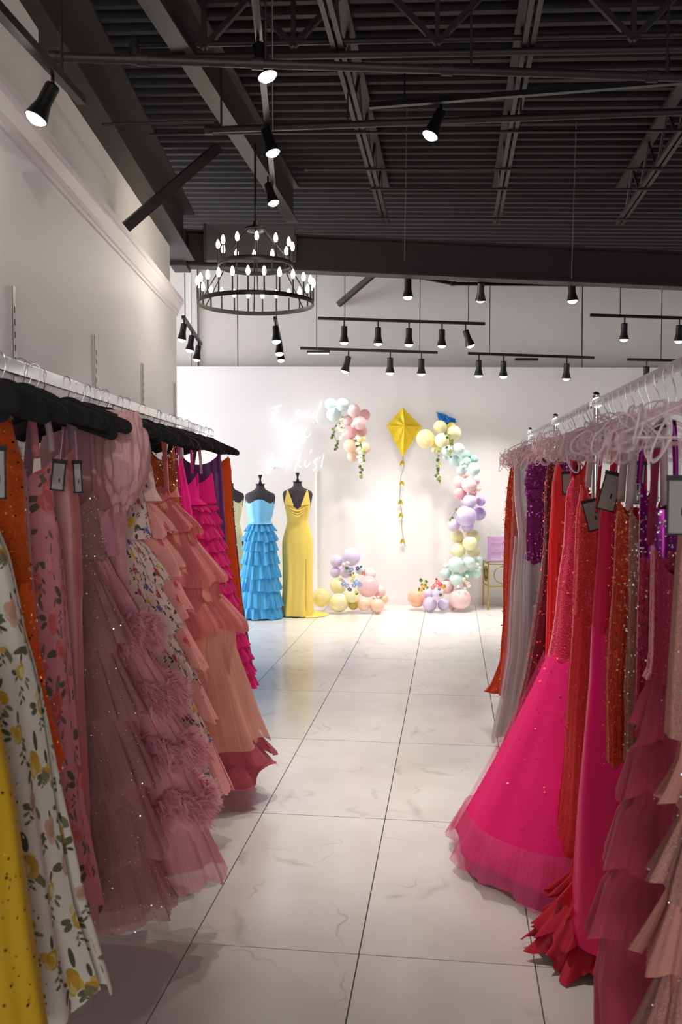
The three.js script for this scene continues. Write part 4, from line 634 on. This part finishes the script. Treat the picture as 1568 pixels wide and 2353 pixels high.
function vine(label, pts, z, k, o0) { // hanging ivy: stem through photograph points, leaves along it
  const o = thing('ivy_vine', label, 'vine'), P = pts.map(([x, y]) => onZ(x, y, z));
  if (P.length > 1) part('stem', tube(P, 0.003, 20, 5), vineM, o);
  const cv = new THREE.CatmullRomCurve3(P);
  for (let i = 0; i < k; i++) { const p = cv.getPoint((i + 0.5) / k), m = mesh('leaf', leafG, leafMs[i % 3], o); m.position.copy(p).add(V(rr(-0.03, 0.03), 0, 0.015)); m.scale.setScalar(rr(0.025, 0.042)); m.rotation.set(rr(-0.4, 0.4), rr(-0.5, 0.5), rr(2.2, 4.1)); }
  return o;
}
function flowers(name, label, list, z, leaves = 0) {
  const o = thing(name, label, 'flowers');
  for (const [px, py, r, m] of list) { const p = onZ(px, py, z), q = mesh('blossom', petalG, m, o); q.position.copy(p); q.scale.setScalar(r); q.rotation.set(rr(-0.4, 0.4), rr(-0.4, 0.4), rnd() * 6); const c = mesh('flower_centre', new THREE.SphereGeometry(0.25, 8, 6), mats.flower_centre || mat('flower_centre', '#f0e4a0', 0.8), q); c.position.z = 0.12; }
  const [x0, y0] = list[0];
  for (let i = 0; i < leaves; i++) { const [px, py] = list[i % list.length], m = mesh('leaf', leafG, leafMs[i % 2], o); m.position.copy(onZ(px + rr(-8, 8), py + rr(-8, 8), z + 0.02)); m.scale.setScalar(rr(0.025, 0.045)); m.rotation.set(rr(-0.4, 0.4), rr(-0.5, 0.5), rnd() * 6); }
  return o;
}
{
  const blue = mat('petal_blue', '#9db4ea', 0.8), violet = mat('petal_violet', '#6a3fb0', 0.8), coral = mat('petal_coral', '#ee6a78', 0.8), pink = mat('petal_pink', '#f08aa0', 0.8), cream = mat('petal_cream', '#f2ecd6', 0.8), orange = mat('petal_orange', '#f0a02c', 0.8), lime = mat('petal_lime', '#d8e07a', 0.8);
  vine('olive ivy strand hanging left of the pink balloons by the neon sign', [[788, 960], [770, 980], [769, 1000], [775, 1020], [773, 1032]], 10.3, 12);
  vine('long ivy strand hanging from the peach balloons by the neon sign', [[822, 1000], [832, 1030], [838, 1050], [830, 1070], [833, 1095]], 10.3, 13);
  const dens = (x0, y0, x1, y1, n, r, ms) => Array.from({ length: n }, (_, i) => [lerp(x0, x1, i / n) + rr(-6, 6), lerp(y0, y1, i / n) + rr(-5, 5), r * rr(0.8, 1.2), ms[i % ms.length]]);
  flowers('wisteria_spray', 'cream wisteria spray among the pink balloons by the neon sign', dens(784, 965, 785, 1010, 16, 0.018, [cream]), 10.25, 4);
  flowers('wisteria_spray', 'cream wisteria spray with an orange bloom over the peach balloons', [...dens(822, 1005, 828, 1070, 18, 0.018, [cream]), [828, 1010, 0.03, orange], [838, 1008, 0.022, lime], [832, 1035, 0.02, lime]], 10.25, 8);
  vine('thin dark ivy strand hanging under the yellow balloons', [[1006, 1030], [1007, 1060], [1010, 1080], [1003, 1095], [1014, 1108]], 10.35, 13);
  vine('ivy tendril between the yellow balloons and the mint balloons', [[1026, 990], [1032, 1005], [1036, 1030], [1034, 1050]], 10.3, 9);
  vine('few ivy leaves beside the translucent lilac balloon', [[1058, 1162], [1040, 1185], [1034, 1194]], 10.35, 4);
  flowers('flower_bunch', 'blue and violet flower bunch on the left balloon pile', [[808, 1308, 0.03, blue], [822, 1306, 0.026, violet], [800, 1312, 0.022, blue], [790, 1342, 0.034, blue], [798, 1346, 0.026, blue], [820, 1338, 0.036, blue], [828, 1344, 0.03, blue], [814, 1345, 0.03, blue], [803, 1354, 0.024, violet], [836, 1318, 0.026, coral], [813, 1326, 0.024, lime], [818, 1360, 0.022, lime], [810, 1334, 0.022, lime]], 10.1, 14);
  flowers('flower_bunch', 'coral pink flower bunch on the right balloon pile', [[1006, 1338, 0.03, coral], [1000, 1344, 0.026, pink], [1012, 1342, 0.026, coral], [995, 1350, 0.026, pink], [1018, 1348, 0.022, orange], [1022, 1360, 0.02, orange], [1010, 1350, 0.024, pink]], 10.15, 8);
  flowers('flower_bunch', 'orange flower sprig on the translucent peach balloon', [[973, 1348, 0.026, orange], [968, 1356, 0.022, orange], [976, 1340, 0.016, lime]], 10.3, 9);
  flowers('flower_bunch', 'white blossom cluster on the large blush balloon', dens(1070, 1325, 1074, 1352, 10, 0.018, [cream]), 10.05, 0);
}
// ---------- kites ----------
{
  const yel = mat('kite_nylon', '#efce22', 0.55, { bumpMap: rep(plasterTex, 2), bumpScale: 0.01 }), blu = mat('kite_blue_nylon', '#1b86d6', 0.55);
  const kite = (name, label, corners, z, m, sag) => { // corners top, right, bottom, left in pixels
    const o = thing(name, label, 'kite'), P = corners.map(([x, y]) => onZ(x, y, z)), c = P[1].clone().lerp(P[3], 0.5); c.z += sag;
    const n = 10; [[0, 1], [1, 2], [2, 3], [3, 0]].forEach(([i, j]) => { const pos = [], idx = []; for (let a = 0; a <= n; a++) for (let b = 0; b <= n; b++) { const e = P[i].clone().lerp(P[j], b / n), q = c.clone().lerp(e, a / n); q.z -= 0.03 * Math.sin(Math.PI * a / n) * Math.sin(Math.PI * b / n) * (0.6 + 0.4 * Math.sin(b)); pos.push(q.x, q.y, q.z); } for (let a = 0; a < n; a++) for (let b = 0; b < n; b++) { const k = a * (n + 1) + b; idx.push(k, k + n + 1, k + 1, k + 1, k + n + 1, k + n + 2); } const g = new THREE.BufferGeometry(); g.setAttribute('position', new THREE.Float32BufferAttribute(pos, 3)); g.setAttribute('uv', new THREE.Float32BufferAttribute(pos.filter((_, q) => q % 3 < 2), 2)); g.setIndex(idx); g.computeVertexNormals(); part('sail_panel', g, m, o); });
    part('spar', [bar(P[0], c, 0.004), bar(c, P[2], 0.004), bar(P[1], c, 0.004), bar(c, P[3], 0.004)].map(g => g.translate(0, 0, -0.012)), vineM, o);
    return o;
  };
  const k = kite('kite', 'yellow diamond kite pinned to the display wall with a bowed tail', [[926, 936], [969, 980], [926, 1050], [889, 978]], 10.8, yel, 0.05);
  const tail = [[926, 1050], [928, 1075], [922, 1095], [921, 1120], [919, 1145], [924, 1180], [924, 1215], [928, 1240], [932, 1256]].map(([x, y]) => onZ(x, y, 10.84));
  part('tail_string', tube(tail, 0.003, 50, 5), mat('kite_string', '#8a7a50', 0.9), k);
  for (const [x, y] of [[925, 1058], [924, 1104], [921, 1148], [922, 1178], [926, 1238]]) { const p = onZ(x, y, 10.83); for (const s of [-1, 1]) { const b = mesh('bow', leafG, yel, k); b.position.copy(p); b.scale.set(0.03, 0.06, 0.04); b.rotation.set(0, 0.3 * s, s > 0 ? 2.7 : 3.5); } }
  kite('kite', 'blue kite half hidden behind the yellow balloons', [[1004, 947], [1024, 952], [1050, 970], [1012, 978]], 10.86, blu, 0.02);
  kite('kite_scrap', 'blue kite tip folded over the deep yellow balloon', [[1026, 956], [1048, 962], [1046, 975], [1020, 976]], 10.74, blu, 0.02);
}
// ---------- neon sign ----------
{
  const o = thing('neon_sign', 'white neon script sign reading I said Yes to nikki\'s! on the display wall', 'neon sign');
  const neon = lampM('neon_tube_glow', '#f4fbff', 0.9);
  const S = [[[215, 285], [270, 268], [330, 250]], [[270, 265], [255, 350], [235, 440]], [[195, 442], [240, 438], [285, 432]],
    [[530, 300], [495, 320], [490, 345], [515, 372], [505, 410], [475, 432]], [[604, 338], [562, 340], [542, 375], [556, 396], [590, 378], [606, 342], [602, 380], [622, 384]], [[642, 300], [632, 350], [642, 386], [666, 368]], [[722, 332], [687, 345], [672, 380], [690, 390], [722, 358], [760, 290], [782, 206]], [[782, 206], [738, 340], [725, 400], [745, 456]],
    [[352, 420], [312, 500], [290, 590], [310, 630], [345, 608], [400, 520], [440, 420]], [[440, 420], [420, 540], [400, 650], [360, 762], [340, 750], [352, 708], [420, 640], [452, 602]], [[452, 602], [492, 580], [502, 552], [482, 540], [465, 580], [480, 630], [520, 618]], [[520, 618], [580, 560], [620, 510], [592, 538], [588, 580], [602, 620], [578, 680], [558, 668]], [[602, 620], [632, 600], [662, 570]],
    [[452, 685], [438, 738], [462, 750]], [[420, 716], [450, 708], [482, 702]], [[500, 702], [478, 722], [488, 750], [512, 745], [520, 715], [500, 702]],
    [[222, 800], [190, 900], [155, 1018], [166, 1030], [202, 950], [250, 870], [276, 860], [270, 912], [292, 948]], [[322, 870], [310, 920], [330, 942], [358, 908]], [[432, 790], [402, 880], [386, 990]], [[442, 866], [405, 912], [452, 950]], [[542, 790], [506, 900], [480, 990]], [[548, 866], [510, 912], [552, 950]], [[602, 870], [590, 920], [610, 946], [652, 900]], [[668, 755], [650, 786]], [[742, 850], [702, 870], [700, 900], [722, 930], [702, 980], [680, 970]], [[805, 800], [792, 870], [778, 952]]];
  for (const s of S) part('letter_tube', tube(s.map(([x, y]) => onZ(580 + x / 4.9, 880 + y / 4.9, 10.8)), 0.0058, 24, 7), neon, o);
  for (const [x, y] of [[695, 450], [370, 658], [250, 958], [768, 845]]) { const p = onZ(580 + x / 4.9, 880 + y / 4.9, 10.8); part('standoff', bar(p, V(p.x, p.y, -10.88), 0.008), chrome, o); }
  const p = onZ(678, 1000, 10.78); const nl = new THREE.PointLight(0xeef8ff, 0.03, 0, 2); nl.name = 'neon_light'; nl.position.set(p.x, p.y, -10.5); nl.castShadow = true; scene.add(nl);
  const a = onZ(728, 1084, 10.868), b = onZ(728, 1366, 10.868);
  solo('cord_cover', rbox(0.018, a.y - b.y, 0.012, 0.003, a.x, (a.y + b.y) / 2, -10.874), mat('white_plastic', '#f4f4f4', 0.4), 'thin white cord cover running down from the neon sign', 'cord cover');
}
// ---------- mannequins ----------
function dressForm(label, px, py0, z, group) { // py0: top of the finial
  const p = onZ(px, py0, z), o = thing('dress_form', label, 'mannequin', [p.x, 0, -z], 0, group), top = p.y;
  const cloth = mat('mannequin_cloth', '#3a333c', 0.85), y = d => top - d;
  const rings = [[0.115, 0.045, 0.045], [0.15, 0.05, 0.05], [0.175, 0.075, 0.06], [0.195, 0.12, 0.07], [0.215, 0.16, 0.075], [0.25, 0.172, 0.08], [0.3, 0.165, 0.095], [0.37, 0.15, 0.115], [0.45, 0.135, 0.105], [0.55, 0.112, 0.085], [0.65, 0.13, 0.095], [0.78, 0.165, 0.115], [0.85, 0.16, 0.11]];
  const pos = [], idx = [], n = 40; for (const [d, a, b] of rings) for (let k = 0; k <= n; k++) { const t = k / n * 6.28319; pos.push(Math.cos(t) * a, y(d), Math.sin(t) * b); }
  for (let i = 0; i < rings.length - 1; i++) for (let k = 0; k < n; k++) { const a = i * (n + 1) + k, b = a + n + 1; idx.push(a, a + 1, b, a + 1, b + 1, b); }
  const g = new THREE.BufferGeometry(); g.setAttribute('position', new THREE.Float32BufferAttribute(pos, 3)); g.setIndex(idx); g.computeVertexNormals(); part('torso', g, cloth, o);
  const cap = part('neck_cap', lathe([[0, y(0.1)], [0.05, y(0.1)], [0.053, y(0.108)], [0.046, y(0.117)], [0, y(0.117)]], 24), blackMetal, o);
  part('finial', lathe([[0, y(0)], [0.022, y(0.002)], [0.024, y(0.01)], [0.01, y(0.05)], [0.013, y(0.07)], [0.022, y(0.1)], [0, y(0.1)]], 16), blackMetal, cap);
  part('stand_pole', bar(V(0, y(0.85), 0), V(0, 0.03, 0), 0.014), blackMetal, o); part('stand_base', lathe([[0, 0.03], [0.14, 0.02], [0.16, 0.0], [0, 0]], 28), blackMetal, o);
  return { o, top, x: p.x };
}
function worn(label, f, z, edge, bodice, skirt, o) {
  const g = thing('display_gown', label, 'gown', [f.x, 0, -z]);
  const keys = edge.map(([d, w, b]) => [f.top - d, w, b]).reverse(), pr = y => { const w = keyed(keys.map(k => [k[0], k[1]]), y), b = keyed(keys.map(k => [k[0], k[2]]), y); return [w, w, b, b]; };
  const yT = f.top - edge[0][0], yW = f.top - o.waist;
  part('bodice', shell(pr, yT, yW, { nt: 72, ny: 20, amp: () => o.bodAmp || 0.002, folds: 12, top: o.top }), bodice, g);
  if (o.tiers) { let prev = yW; o.tiers.forEach(d => { const y1 = Math.max(0.012, f.top - d), y0 = prev + 0.02; part('ruffle_tier', shell(y => { const p = pr(y), k = clamp((y0 - y) / (y0 - y1), 0, 1), e = -0.03 + 0.028 * k; return p.map(v => v + e); }, y0, y1, { nt: 200, ny: 10, folds: o.folds || 16, amp: k => 0.004 + 0.018 * k, hem: 0.012 }), skirt, g); prev = y1; }); part('lining', shell(y => pr(y).map(v => v - 0.03), yW, 0.03, { nt: 40, ny: 8 }), skirt, g); }
  else part('skirt', shell(pr, yW, 0.012, { nt: 140, ny: 40, folds: 8, amp: k => 0.016 * k, hem: 0 }), skirt, g);
  return g;
}
{
  const z = 10.0, m = z / F, A = dressForm('black dress form with a cap finial wearing the blue tiered gown', 598, 1091, z), B = dressForm('black dress form wearing the yellow cowl-neck gown', 684, 1086, 10.15), Cc = dressForm('black dress form wearing a pale yellow strapless gown by the partition', 527, 1091, 10.3);
  const bl = chiffon('sky_blue_chiffon', '#52bdf8'), blB = satin('sky_blue_satin', '#7cc8f6', 0.5);
  const sweet = th => 0.022 * (Math.abs(Math.sin(th)) > 0 ? Math.cos(4 * th) * (Math.sin(th) > 0 ? 1 : 0.2) : 0);
  worn('sky blue strapless gown with ruffled tiers on a dress form', A, z, [[0.295, 0.158, 0.118], [0.37, 0.155, 0.125], [0.45, 0.14, 0.115], [0.52, 0.118, 0.1], [0.56, 0.15, 0.12], [0.7, 0.19, 0.15], [1.0, 0.215, 0.18], [1.3, 0.235, 0.2], [1.6, 0.25, 0.22]], blB, bl, { waist: 0.55, tiers: [0.63, 0.74, 0.85, 1.0, 1.15, 1.3, 1.48, 1.62], folds: 17, top: sweet, bodAmp: 0.003 });
  const ye = satin('soft_yellow_satin', '#f0d468', 0.5);
  const yg = worn('soft yellow satin slip gown with a cowl neck and side slit', B, 10.15, [[0.34, 0.15, 0.118], [0.42, 0.14, 0.112], [0.55, 0.118, 0.095], [0.7, 0.156, 0.116], [0.78, 0.176, 0.125], [0.86, 0.178, 0.13], [1.1, 0.172, 0.135], [1.35, 0.17, 0.15], [1.6, 0.185, 0.18]], ye, ye, { waist: 0.6, top: th => Math.sin(th) > 0.2 ? -0.075 * (1 - Math.min(1, Math.abs(Math.cos(th)) * 1.6)) + 0.03 * Math.abs(Math.cos(th)) : 0.03 });
  for (const s of [-1, 1]) { const sh = new THREE.Shape(); sh.moveTo(s * 0.15, B.top - 0.36); sh.lineTo(s * 0.12, B.top - 0.2); sh.lineTo(s * 0.105, B.top - 0.2); sh.lineTo(s * 0.04, B.top - 0.37); const g = new THREE.ExtrudeGeometry(sh, { depth: 0.006, bevelEnabled: false }); const p = g.attributes.position; for (let i = 0; i < p.count; i++) p.setZ(i, p.getZ(i) + 0.085 + 0.035 * clamp((B.top - 0.2 - p.getY(i)) / 0.16, 0, 1) - 0.8 * p.getX(i) * p.getX(i)); g.computeVertexNormals(); part('cowl_strap', g, ye, yg); }
  for (let i = 0; i < 3; i++) part('cowl_fold', tube([V(-0.13 + i * 0.02, B.top - 0.36 - i * 0.02, 0.09), V(-0.05, B.top - 0.42 - i * 0.025, 0.122), V(0.0, B.top - 0.435 - i * 0.03, 0.126), V(0.05, B.top - 0.42 - i * 0.025, 0.122), V(0.13 - i * 0.02, B.top - 0.36 - i * 0.02, 0.09)], 0.009, 24, 7), ye, yg);
  part('slit_edge', tube([V(0.1, B.top - 0.98, 0.122), V(0.105, B.top - 1.2, 0.128), V(0.1, B.top - 1.55, 0.15)], 0.006, 20, 6), ye, yg);
  const tr = part('train', lathe([[0, 0.02], [0.1, 0.03], [0.2, 0.012], [0.23, 0.004]], 28), ye, yg); tr.position.set(0.13, 0, -0.05);
  const pl = satin('pale_yellow_satin', '#f0e2a4', 0.5);
  worn('pale yellow strapless gown on the dress form by the partition', Cc, 10.3, [[0.3, 0.158, 0.118], [0.42, 0.145, 0.115], [0.55, 0.118, 0.095], [0.7, 0.15, 0.12], [1.1, 0.17, 0.15], [1.6, 0.19, 0.19]], pl, pl, { waist: 0.6, top: sweet });
}
// ---------- console table and sign ----------
{
  const gold = mat('brushed_gold', '#b79a4a', 0.35, { metalness: 0.8 }), p = onZ(1123, 1290, 10.5), top = p.y, x0 = p.x, x1 = x0 + 0.62, zf = -10.5, zb = -10.82;
  const o = thing('console_table', 'gold metal console table with ring pattern ends beside the balloon arch', 'table');
  for (const [x, z] of [[x0, zf], [x1, zf], [x0, zb], [x1, zb]]) part('leg', span(x - 0.009, x + 0.009, 0, top - 0.012, z - 0.009, z + 0.009), gold, o);
  part('table_top', rbox(x1 - x0 + 0.04, 0.012, zf - zb + 0.04, 0.004, (x0 + x1) / 2, top - 0.006, (zf + zb) / 2), mat('dark_glass', '#5a5448', 0.1, { clearcoat: 1 }), o);
  const yl = top - 0.3;
  part('apron', [span(x0, x1, top - 0.04, top - 0.025, zf - 0.006, zf + 0.006), span(x0, x1, yl - 0.008, yl + 0.008, zf - 0.006, zf + 0.006), span(x0 - 0.006, x0 + 0.006, yl - 0.008, yl + 0.008, zb, zf), span(x0 - 0.006, x0 + 0.006, top - 0.04, top - 0.025, zb, zf)], gold, o);
  const cy = (top - 0.03 + yl) / 2, dark = mat('antique_bronze', '#6a5a34', 0.4, { metalness: 0.7 });
  for (const [dx, r] of [[0.17, 0.1], [0.45, 0.1]]) part('ring', new THREE.TorusGeometry(r, 0.006, 6, 40).translate(x0 + dx, cy, zf), gold, o);
  for (const r of [0.09, 0.06]) part('ring', new THREE.TorusGeometry(r, 0.006, 6, 40).rotateY(Math.PI / 2).translate(x0, cy, (zf + zb) / 2), dark, o);
  for (const s of [-1, 1]) part('tie_bar', [bar(V(x0 + 0.17, cy + s * 0.1, zf), V(x0 + 0.17, cy + s * 0.135, zf), 0.005), bar(V(x0 + 0.45, cy + s * 0.1, zf), V(x0 + 0.45, cy + s * 0.135, zf), 0.005), bar(V(x0, cy, (zf + zb) / 2 + s * 0.09), V(x0, cy, (zf + zb) / 2 + s * 0.155), 0.005)], gold, o);
  const a = onZ(1121, 1234, 10.7), b = onZ(1162, 1286, 10.7);
  const s = thing('sign_holder', 'lilac printed sheet in a clear acrylic stand on the gold table', 'sign');
  const tex = canvasTex(256, 320, (g, w, h) => { g.fillStyle = '#dcb4e2'; g.fillRect(0, 0, w, h); g.fillStyle = '#8e6a96'; [[34, 150], [52, 110], [100, 140], [116, 170], [132, 120], [190, 60], [220, 150], [236, 130], [252, 150]].forEach(([y, l]) => { let x = (w - l) / 2; while (x < (w + l) / 2) { const q = rr(6, 20); g.fillRect(x, y, q, 5); x += q + 5; } }); g.fillStyle = '#efe6ea'; g.fillRect(200, 262, 40, 40); });
  const W = b.x - a.x, H = top + (a.y - b.y) + 0.0;
  part('printed_sheet', new THREE.PlaneGeometry(W, a.y - top).translate((a.x + b.x) / 2, (a.y + top) / 2 + 0.006, -10.699), mat('lilac_print', '#ffffff', 0.6, { map: tex }), s);
  part('acrylic_plate', [rbox(W + 0.016, a.y - top + 0.014, 0.004, 0.0015, (a.x + b.x) / 2, (a.y + top) / 2 + 0.006, -10.704), box(W, 0.004, 0.07, (a.x + b.x) / 2, top + 0.003, -10.69)], mat('acrylic', '#ffffff', 0.05, { transmission: 0.85, thickness: 0 }), s);
}

renderer.render(scene, camera);
